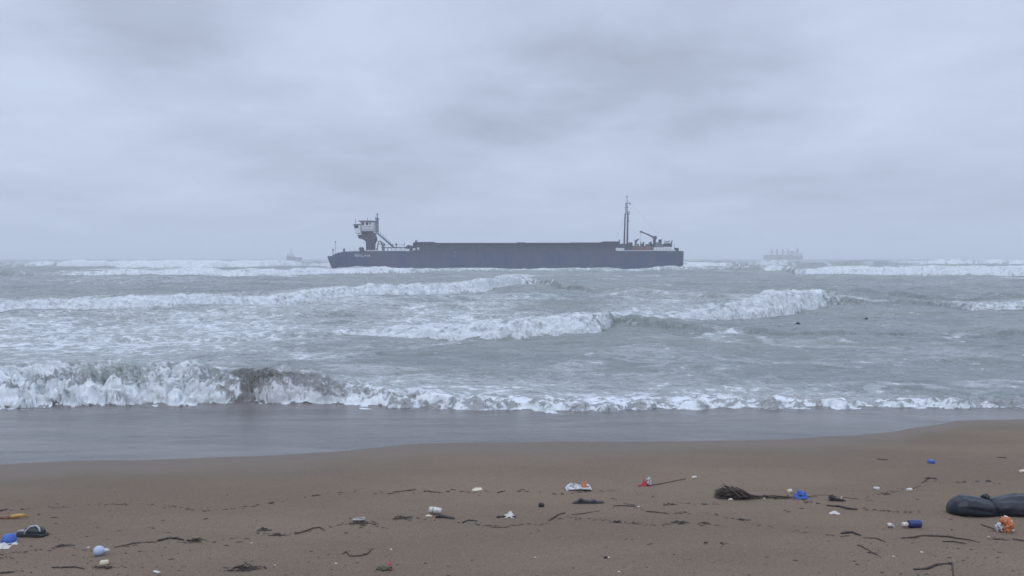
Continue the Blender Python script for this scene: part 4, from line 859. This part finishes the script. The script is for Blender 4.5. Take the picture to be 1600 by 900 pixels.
m = MB(); crumple(m, 15 * s, .09, .085, 8, 12); m.build("orange_flap", or_p, o, loc=(9 * s, .02, .004))
m = MB(); m.blob((2 * s, -.055, .010), (.10, .012, .010), 3, .3, 2, 4); m.build("weed_fringe", weed_m, o)
s = mpp(758)
o = tag(empty("torn_wrapper", (0, 0, 0)), "torn red and white wrapper with a thin stem trailing from it", "wrapper"); place(o, 1008, 759, 0)
m = MB(); m.add([(-8 * s, -.02, 0), (-4 * s, -.03, .0), (2 * s, -.03, 0), (4 * s, .0, 0), (-1 * s, .02, 0), (-1.5 * s, -.01, 12 * s), (-4 * s, -.02, 7 * s), (2 * s, -.01, 6 * s)], [(0, 1, 6), (1, 2, 5, 6), (2, 3, 7, 5), (3, 4, 5, 7), (4, 0, 6, 5), (0, 4, 3, 2, 1)]); m.build("red_fold", red_p, o)
m = MB(); m.blob((6 * s, .01, .045), (.026, .022, .040), 3, .6, 2, 12); m.build("white_fold", gr_p, o)
m = MB(); m.blob((-9 * s, -.01, .012), (.018, .02, .014), 2, .4, 2, 5); m.build("pink_corner", pk_p, o)
m = MB(); m.tube([(4 * s, -.02, .01), (20 * s, .06, .008), (38 * s, .14, .01), (62 * s, .32, .008), (76 * s, .40, .006)], [.006, .004, .005, .004, .003], 6); m.build("stem", weed_m, o)
m = MB(); m.prism([(-25 * mpp(786), 0), (25 * mpp(786), 0), (24 * mpp(786), .022), (14 * mpp(786), .020), (10 * mpp(786), .036), (3 * mpp(786), .026), (-4 * mpp(786), .030), (-12 * mpp(786), .048), (-17 * mpp(786), .022), (-23 * mpp(786), .012)], -.035, .035)
place(tag(m.build("driftwood_board", bark_m, bevel=.003), "flat dark splintered piece of driftwood below the orange and white carton", "driftwood"), 919, 786, -.04)
m = MB(); m.blob((0, 0, .016), (.026, .024, .020), 3, .25, 1.5, 2); place(tag(m.build("round_stone", bark_m, None, True), "single small round dark stone lying alone in mid beach", "stone"), 846, 792)
m = MB(); m.add([(-.055, -.01, .002), (-.02, -.035, .002), (.06, .0, .004), (.045, .035, .022), (-.01, .03, .026), (-.05, .01, .008)], [(0, 1, 2, 3, 4, 5)]); m.add([(-.055, -.01, .0), (-.02, -.035, .0), (.06, .0, .0), (.045, .035, .016), (-.01, .03, .018), (-.05, .01, .003)], [(5, 4, 3, 2, 1, 0)])
place(tag(m.build("foam_flake", cr_pl), "flat pale cream flake of foam lying left of the carton", "foam flake"), 745, 766, .1)
# white cup on a strip of wood
s = mpp(803)
o = tag(empty("white_cup", (0, 0, 0)), "dented white plastic cup lying on its side on a strip of dark wood", "cup"); place(o, 680, 802, .15, .004)
m = MB(); lathe(m, [(-10 * s, .018), (-9.6 * s, .026), (-4.6 * s, .028), (-4.2 * s, .024), (-3.6 * s, .024), (-3.2 * s, .028), (8 * s, .025), (9.4 * s, .022), (9.8 * s, .012)], 22, 'x', 1, .18, 4); c = m.build("cup_body", wh_pl, o, True, (0, 0, .030)); c.rotation_euler.y = .18
m = MB(); lathe(m, [(-4.3 * s, .0245), (-4.2 * s, .0262), (-3.6 * s, .0262), (-3.5 * s, .0245)], 22, 'x', 1, .18, 4); c = m.build("band", grey_m, o, True, (0, 0, .030)); c.rotation_euler.y = .18
m = MB(); m.prism([(-14 * s, 0), (17 * s, 0), (15 * s, .012), (2 * s, .020), (-6 * s, .026), (-12 * s, .018)], -.02, .02); place(tag(m.build("wood_strip", bark_m, bevel=.002), "dark wood strip under the dented white cup", "driftwood"), 694, 808.5, -.25)
m = MB(); m.blob((0, 0, .008), (.032, .018, .011), 3, .3, 2, 6); place(tag(m.build("tan_scrap", cr_pl, None, True), "small tan scrap at the left foot of the dented white cup", "scrap"), 670, 806, -.2)
o = tag(empty("crumpled_tissue", (0, 0, 0)), "small crumpled white paper caught on a dark stick, left of the round stone", "paper"); place(o, 794, 806, 0); s = mpp(806)
m = MB(); crumple(m, .085, .07, .050, 44, 12); m.build("paper_fold", wh_pl, o, loc=(2 * s, 0, 0))
m = MB(); m.tube([(-18 * s, -.02, .008), (-8 * s, -.015, .010), (8 * s, -.02, .008), (12 * s, -.02, .010)], [.009, .007, .008, .006], 7); m.build("stick", bark_m, o)
o = tag(empty("clear_cup", (0, 0, 0)), "crushed transparent plastic cup caught in a sprig of weed", "cup"); place(o, 561, 815, .35); s = mpp(815)
m = MB(); lathe(m, [(-10 * s, .012), (-9 * s, .019), (0, .024), (9 * s, .026), (8.6 * s, .023), (0, .020)], 18, 'x', .7, .6, 7); m.build("cup_wall", film, o, False, (0, 0, .020))
o = tag(empty("rotten_fruit", (0, 0, 0)), "dark green film scrap with a red and pink fold at the bottom edge", "scrap"); place(o, 603, 891, .05); s = mpp(891)
m = MB(); m.blob((-3 * s, 0, .010), (13 * s, .03, .016), 3, .45, 2, 3); m.build("green_film", gn_p, o)
m = MB(); crumple(m, 11 * s, .05, .050, 3, 10); m.build("red_fold", pk_p, o, loc=(4 * s, .01, .004))

# --- left side
s = mpp(832)
o = tag(empty("lost_sandal", (0, 0, 0)), "dark sandal with a pale strap and sole edge, lying on its side at left", "sandal"); place(o, 50, 838, -.12)
m = MB(); sh = [(-24 * s, 0), (-25 * s, .02), (-20 * s, .034), (-8 * s, .034), (0, .030), (10 * s, .034), (20 * s, .026), (24 * s, .012), (18 * s, 0), (0, -.004)]
m.prism(sh, -.045, .045); m.build("sole", shoe_d, o, bevel=.006)
m = MB(); m.blob((5 * s, .0, .040), (16 * s, .046, .036), 3, .22, 1.2, 3); m.build("upper", shoe_d, o, True)
m = MB(); m.tube([(-6 * s, -.046, .02), (-5 * s, -.040, .05), (0, -.02, .078), (8 * s, -.008, .082), (14 * s, -.02, .068), (18 * s, -.035, .045)], [.006, .008, .008, .008, .007, .005], 8); m.build("strap", shoe_l, o, True)
m = MB(); m.tube([(-8 * s, -.02, .040), (-14 * s, -.02, .042), (-20 * s, -.02, .038)], [.010, .010, .008], 8); m.build("heel_strap", shoe_l, o, True)
m = MB(); m.blob((-21 * s, -.02, .020), (.020, .034, .020), 2, .2, 1, 3); m.build("toe_cap", shoe_p, o, True)
o = tag(empty("blue_bowl", (0, 0, 0)), "upturned bright blue plastic bowl beside white paper at the left edge", "bowl"); place(o, 14, 852, 0); s = mpp(852)
m = MB(); lathe(m, [(0, 11 * s), (.02, 11 * s), (.045, 9.6 * s), (.062, 7 * s), (.068, 3 * s)], 24, 'z', 1, .12, 3); m.build("bowl_wall", bl_pl, o, True)
m = MB(); lathe(m, [(0, 11.4 * s), (.006, 11.8 * s), (.010, 11.1 * s)], 24, 'z', 1, .12, 3); m.build("rim", pale, o, True)
m = MB(); crumple(m, 22 * s, .10, .035, 61, 12, .6); place(tag(m.build("paper_sheet", wh_pl), "creased white paper sheet in front of the blue bowl", "paper"), 3, 859, .3)
m = MB(); crumple(m, 9 * s, .04, .02, 63, 8, .6); place(tag(m.build("paper_scrap", wh_pl), "small torn white scrap right of the blue bowl", "paper"), 23, 854, .2)
s = mpp(810)
o = tag(empty("foam_strip", (0, 0, 0)), "ochre yellow strip of foam with a brown end, near the left edge", "foam strip"); place(o, 21, 811, .05)
m = MB(); m.tube([(-4 * s, 0, .016), (4 * s, 0, .022), (12 * s, .01, .026), (19 * s, .02, .020)], [.016, .018, .014, .008], 10); m.build("yellow_end", ye_p, o, True)
m = MB(); m.blob((-11 * s, 0, .014), (10 * s, .03, .016), 3, .35, 2, 7); m.build("brown_end", simple("brown_foam", (.25, .13, .08), .7, scale=30), o, True)
s = mpp(869)
o = tag(empty("squeeze_bulb", (0, 0, 0)), "pale blue plastic bulb with a narrow nozzle, lying at lower left", "bulb"); place(o, 157, 870, .25)
m = MB(); lathe(m, [(-10 * s, .008), (-9.4 * s, .020), (-7 * s, .031), (-3 * s, .036), (1 * s, .033), (4 * s, .024), (6 * s, .016)], 24); m.build("bulb_body", pale, o, True, (0, 0, .034))
m = MB(); lathe(m, [(6 * s, .015), (9 * s, .013), (12.6 * s, .008), (12.8 * s, .003)], 16); m.build("nozzle", wh_pl, o, True, (0, 0, .034))
m = MB(); m.box(-.030, .030, -.022, .022, 0, .024, .006, .005); place(tag(m.build("foam_block", cr_pl, bevel=.004), "small cream foam block below the pale blue bulb", "foam block"), 163, 882, .4)
m = MB(); m.box(-.004, .05, -.01, .01, .002, .012); place(tag(m.build("white_stick", wh_pl, bevel=.002), "short white stick at the bottom edge, left of centre", "stick"), 241, 896, -.5)

# --- twigs and strands one can tell apart: (name, points in the photo, radius in mm, material, label)
TW = [("curved_twig", [(1408, 843), (1424, 840), (1445, 837.5), (1480, 839), (1510, 844), (1531, 849)], 5.5, wood_m, "long thin curved dark twig lying below the blue bottle"),
 ("short_twig", [(1472, 846), (1490, 847), (1510, 850)], 5, wood_m, "short dark twig tucked just under the long curved twig"),
 ("forked_branch", [(1428, 890), (1447, 890), (1462, 884), (1488, 881), (1489.5, 899)], 7, wood_m, "bent dark branch with a downturned end at the bottom right"),
 ("dark_stick", [(1314, 835), (1332, 834), (1345, 839)], 7, bark_m, "thick short dark stick left of the long curved twig"),
 ("thin_stick", [(1349, 844), (1370, 846), (1384, 852)], 4, wood_m, "thin brown stick just right of the thick short stick"),
 ("slanting_twig", [(1340, 853), (1356, 861), (1364, 866), (1373, 871)], 4, wood_m, "slanting twig with a thick lower end, at lower right"),
 ("buried_twig", [(1532, 819), (1543, 823), (1556, 826)], 5, wood_m, "dark twig pointing at the orange packet from the left"),
 ("edge_twig", [(1582, 840), (1594, 842), (1606, 846)], 5, wood_m, "dark twig at the right edge below the orange packet"),
 ("stray_twig", [(535, 867), (541, 863), (547, 869), (562, 869), (573, 865), (584, 857)], 4.5, weed_m, "curved dark twig with a hooked end at lower centre left"),
 ("weed_strand", [(178, 857), (205, 852), (232, 848), (245, 847)], 4, weed_m, "long thin weed strand running right from the pale blue bulb"),
 ("weed_ribbon", [(245, 846), (262, 842.5), (276, 843), (287, 845)], 8, weed_m, "thick dark weed ribbon continuing the long thin strand"),
 ("bark_strip", [(1292, 792), (1312, 794), (1328, 797), (1340, 798)], 8, bark_m, "narrow dark bark strip below the knotted root"),
 ("straw_stalk", [(1268, 773), (1290, 773), (1330, 778), (1365, 784)], 2.5, wood_m, "very thin straight stalk passing behind the knotted root"),
 ("flat_strand", [(614, 771), (628, 769.5), (640, 767), (650, 765.5)], 5, weed_m, "dark strand, left one of the pair nearest the water in mid beach"),
 ("straight_strand", [(662, 768), (672, 768.5), (688, 769.5)], 5, weed_m, "dark strand, right one of the pair nearest the water in mid beach"),
 ("grass_strand", [(777, 769), (790, 767)], 5, weed_m, "short dark strand between the cream flake and the carton"),
 ("weed_stalk", [(857, 811), (872, 804), (884, 800)], 6, weed_m, "dark weed stalk with a pale tip, below the round stone"),
 ("cross_stalk", [(893, 804), (915, 801), (937, 799)], 4, weed_m, "thin weed stalk below the driftwood board"),
 ("level_twig", [(958, 792), (976, 791), (994, 791.5)], 5, wood_m, "straight level twig right of the driftwood board"),
 ("broken_twig", [(1010, 800), (1022, 801), (1044, 804)], 5, wood_m, "broken twig below and right of the straight level twig"),
 ("bark_sliver", [(723, 817), (731, 813), (746, 813)], 6, bark_m, "curved bark sliver with a pale tip, right of the white cup"),
 ("weed_wisp", [(460, 836), (476, 832), (488, 826), (500, 825), (508, 829)], 5, weed_m, "arched weed wisp left of the crushed transparent cup"),
 ("long_stalk", [(760, 822), (775, 825), (792, 824), (808, 818)], 3, weed_m, "thin sagging stalk under the crumpled paper"),
 ("top_twig", [(1370, 716), (1378, 717), (1387, 717)], 6, weed_m, "small dark twig left of the blue lid near the water"),
 ("high_twig", [(1558, 715), (1568, 714.5), (1573, 715)], 6, weed_m, "small dark twig right of the blue lid near the water"),
 ("driftwood_chip", [(1540, 752), (1549, 752.5)], 7, bark_m, "dark wood chip on the sand above the black sack"),
 ("wood_chip", [(1225, 836), (1234, 834)], 0.1, wood_m, ""),
 ("brown_twig", [(1100, 852), (1106, 851.5)], 6, weed_m, "small dark twig in the empty sand below the weed heap"),
 ("low_twig", [(1126, 853), (1131, 855)], 6, weed_m, "tiny dark twig right of another in the empty sand"),
 ("far_left_strand", [(0, 797), (10, 796)], 5, weed_m, "short dark strand at the left edge above the yellow foam"),
 ("low_left_strand", [(0, 895), (12, 894), (22, 894)], 6, weed_m, "dark strand at the bottom left corner"),
 ("bottom_strand", [(80, 891), (100, 890), (118, 889), (132, 892)], 5, weed_m, "dark wavy strand on the bottom edge left of the cream block"),
 ("weed_string", [(1440, 754), (1452, 748), (1462, 748)], 4, weed_m, "small brown sprig below the blue lid"),
 ("trailing_string", [(1395, 768), (1420, 765), (1440, 759)], 2.5, weed_m, "thin string between the two white scraps and the brown sprig")]
for name, pts, r, mat, lab in TW:
    if not lab: continue
    P0 = [ground(u, v) for u, v in pts]; c = P0[0].copy(); m = MB(); fine = []
    for i in range(len(P0) - 1):
        for k in range(4):
            q = P0[i].lerp(P0[i + 1], k / 4) - c; j = r / 1000 * .5; fine.append(q + Vector((R.uniform(-j, j), R.uniform(-j, j), r / 1000 * .7 + R.uniform(0, j))))
    fine.append(P0[-1] - c + Vector((0, 0, r / 1000 * .5)))
    rs = [r / 1000 * (.55 + .55 * math.sin(math.pi * min(1, (i + 1.2) / (len(fine) + .6))) * R.uniform(.75, 1.15)) for i in range(len(fine))]
    m.tube(fine, rs, 7)
    for k in range(max(1, len(fine) // 6)):
        p = fine[R.randrange(1, len(fine) - 1)]; m.tube([p, p + Vector((R.uniform(-.03, .03), R.uniform(-.02, .02), r / 1400)), p + Vector((R.uniform(-.05, .05), R.uniform(-.04, .04), .001))], [r / 2200, r / 2800, r / 4000], 5)
    tag(m.build(name, mat, None, False, c), lab, "twig" if mat is wood_m else "driftwood" if mat is bark_m else "seaweed", "twigs and strands washed up on the sand")
tuft("weed_tangle", 381, 892, 44, 14, 55, 1, "dark tangle of weed at the bottom edge, left of centre")
tuft("weed_clump", 306, 845, 30, 9, 36, 2, "loose clump of weed at the end of the thick weed ribbon")
tuft("weed_knot", 411, 829, 24, 8, 22, 3, "small knot of weed above the arched weed wisp")
tuft("weed_tuft", 435, 837, 22, 5, 34, 4, "thin tuft of weed just left of the arched weed wisp")
tuft("weed_sprig", 632, 807, 34, 6, 30, 5, "low sprig of weed left of the dented white cup")
tuft("weed_spray", 560, 818, 44, 6, 26, 6, "spray of weed stems under the crushed transparent cup")
tuft("weed_mat", 1046, 791, 18, 7, 18, 7, "small dark mat of weed between the carton and the weed heap")
tuft("weed_twist", 1232, 779, 24, 8, 22, 8, "twist of weed at the left side of the blue bag")
tuft("weed_fan", 1384, 771, 18, 5, 18, 9, "small fan of weed between the two white scraps")
tuft("weed_curl", 1454, 749, 20, 5, 16, 10, "curl of weed below the blue lid")
tuft("weed_patch", 1063, 819, 26, 5, 20, 12, "flat patch of weed on the lower debris line right of centre")
tuft("weed_shred", 1102, 819, 22, 4, 16, 13, "shredded weed right of the flat weed patch")
tuft("weed_scrap", 995, 818, 16, 4, 14, 14, "scrap of weed left of the flat weed patch")
tuft("weed_lock", 965, 818, 20, 4, 16, 15, "lock of weed furthest left on the lower debris line")
tuft("weed_rag", 1160, 813, 20, 4, 14, 16, "ragged weed below the trailing end of the weed heap")
tuft("weed_crust", 170, 889, 34, 5, 34, 17, "crust of weed round the cream block at lower left")
tuft("weed_flake", 320, 812, 14, 2, 6, 18, "faint thin weed strands high on the left part of the beach")
tuft("weed_root", 100, 856, 26, 4, 26, 19, "low mat of weed between the sandal and the pale blue bulb")
tuft("weed_litter", 1560, 842, 30, 3, 14, 20, "sparse weed below the orange packet")
# small pale fragments
for i, (u, v, w, mt, lab) in enumerate([(1421, 766, 5, wh_pl, "white plastic scrap, right one of two below the blue lid"), (1369, 764, 5, wh_pl, "white plastic scrap, left one of two below the blue lid"), (1141 - 0, 772 + 24, 0, wh_pl, ""),
     (1597, 740, 5, cr_pl, "pale scrap at the right edge above the black sack"), (1007, 797, 3, wh_pl, ""), (1085, 748, 4, wh_pl, "pale flake on wet sand above the weed heap")]):
    if not lab: continue
    m = MB(); m.blob((0, 0, w * mpp(v) * .35), (w * mpp(v), w * mpp(v) * .8, w * mpp(v) * .5), 2, .5, 2, i); place(tag(m.build("plastic_chip", mt), lab, "plastic scrap"), u, v)
for i, (u, v) in enumerate([(611, 859), (525, 882), (967, 892), (138, 857), (998, 792), (1194, 782), (393, 851), (836, 872), (430, 886), (1440, 865), (1396, 872), (1545, 838)]):
    m = MB(); r_ = R.uniform(.006, .010); m.blob((0, 0, r_ * .5), (r_ * 1.3, r_, r_ * .6), 2, .3, 2, i + 40); place(tag(m.build("shell_fragment", wh_pl), "tiny pale shell fragment lying on the sand", "shell", "tiny pale shell fragments on the sand"), u, v)
o = tag(empty("mussel_shell", (0, 0, 0)), "tiny black and white shell in the bare sand at bottom centre", "shell"); place(o, 948, 873)
m = MB(); m.blob((-.008, 0, .008), (.016, .011, .009), 2, .2, 2, 3); m.build("dark_half", bark_m, o); m = MB(); m.blob((.014, -.004, .007), (.009, .008, .007), 2, .2, 2, 5); m.build("pale_half", wh_pl, o)

# --- crumbs of weed, grit and shell along the debris lines: nobody could count them
LINES = [[(0, 797), (60, 793), (140, 790), (210, 788), (262, 790), (310, 797), (370, 794), (440, 782), (480, 776), (560, 771), (620, 771), (700, 769), (745, 770), (800, 767), (840, 767), (880, 771), (960, 764), (1000, 774), (1030, 778)],
 [(180, 856), (250, 846), (320, 850), (350, 845), (400, 832), (440, 838), (500, 826), (545, 820), (580, 820), (600, 828)], [(600, 812), (650, 808), (720, 818), (760, 822), (800, 820), (850, 816), (880, 806), (960, 816), (1010, 820), (1060, 820), (1110, 820)],
 [(950, 778), (1000, 796), (1045, 803), (1110, 803), (1150, 812), (1200, 825), (1260, 834), (1300, 838), (1330, 838)], [(1180, 780), (1230, 782), (1290, 790), (1340, 798)], [(1320, 796), (1370, 799), (1430, 801), (1470, 808)],
 [(1330, 780), (1380, 770), (1450, 752), (1520, 754), (1560, 758)], [(0, 868), (60, 862), (110, 858), (150, 866)], [(1040, 786), (1080, 790), (1130, 792)]]
m = MB(); rr = random.Random(99)
def chip(u, v, sz, kind):
    p = ground(u, v); a = rr.uniform(0, 6.28)
    if kind < .55:
        m.blob((p.x, p.y, p.z + sz * .2), (sz * rr.uniform(.8, 2.2), sz * rr.uniform(.6, 1.2), sz * .45), 1, .6, 2, rr.random() * 50)
    else:
        L = sz * rr.uniform(3, 7); d = Vector((math.cos(a * .25 - .8), math.sin(a) * .5, 0)) * L
        m.tube([p + Vector((0, 0, sz * .4)), p + d * .5 + Vector((rr.uniform(-sz, sz), rr.uniform(-sz, sz), sz * .6)), p + d + Vector((0, 0, sz * .2 - SB * d.y))], [sz * .3, sz * .4, sz * .2], 4)
for ln in LINES:
    L_ = sum(math.dist(ln[i], ln[i + 1]) for i in range(len(ln) - 1)); a = [p[0] for p in ln]; b_ = [p[1] for p in ln]
    k = int(L_ * .42)
    for i in range(k):
        u = rr.uniform(a[0], a[-1])
        if mnoise.noise(Vector((u * .025, b_[0], 0))) + rr.uniform(-.35, .35) < -.12: continue
        v = float(np.interp(u, a, b_)) + rr.gauss(0, 1.1); chip(u, v, mpp(v) * rr.choice([.5, .6, .8, 1.0, 1.5]), rr.random())
for i in range(1500):
    u = rr.uniform(-60, 1660); v = 905 - abs(rr.gauss(0, 1)) * 55
    w_ = .25 + .9 * math.exp(-((u - 90) / 160) ** 2) + .55 * math.exp(-((u - 1480) / 220) ** 2) + .25 * math.exp(-((u - 350) / 200) ** 2)
    if v < 745 or rr.random() > w_: continue
    chip(u, v, mpp(v) * rr.choice([.35, .5, .5, .7, 1.0, 1.6]), rr.random())
o = m.build("seaweed_crumbs", weed_m); tag(o, "thin broken lines of weed crumbs along the sand", None, None, 'stuff')
m = MB()
for i in range(260):
    u = rr.uniform(-40, 1640); v = rr.uniform(790, 905); m_s = mpp(v) * rr.uniform(.25, .6); p = ground(u, v); m.blob((p.x, p.y, p.z + m_s * .2), (m_s * 1.2, m_s, m_s * .6), 1, .4, 2, i)
o = m.build("shell_grit", simple("shell_grit", (.34, .31, .28), .6, scale=5)); tag(o, "fine pale shell grit in the sand", None, None, 'stuff')

# --- dark things floating beyond the near surf
for (u, v, w, lab) in ((1355, 499.5, 5, "small dark block floating in the calm water right of the right breaker"), (1248, 512.5, 6, "low dark piece of wood awash below the right breaker")):
    y = CAMZ / ((v - 403) / FPX); x = (u - 800) / FPX * y; z = sea_h(x, y); w_ = w * y / FPX / 2; m = MB(); m.blob((0, 0, .03), (w_, w_ * .6, w_ * .55), 3, .45, 1.5, u); m.tube([(-w_ * .6, 0, .05), (-w_ * .2, 0, w_ * .9)], [w_ * .2, w_ * .1], 6)
    tag(m.build("floating_wood", bark_m, None, False, (x, y, z)), lab, "driftwood")
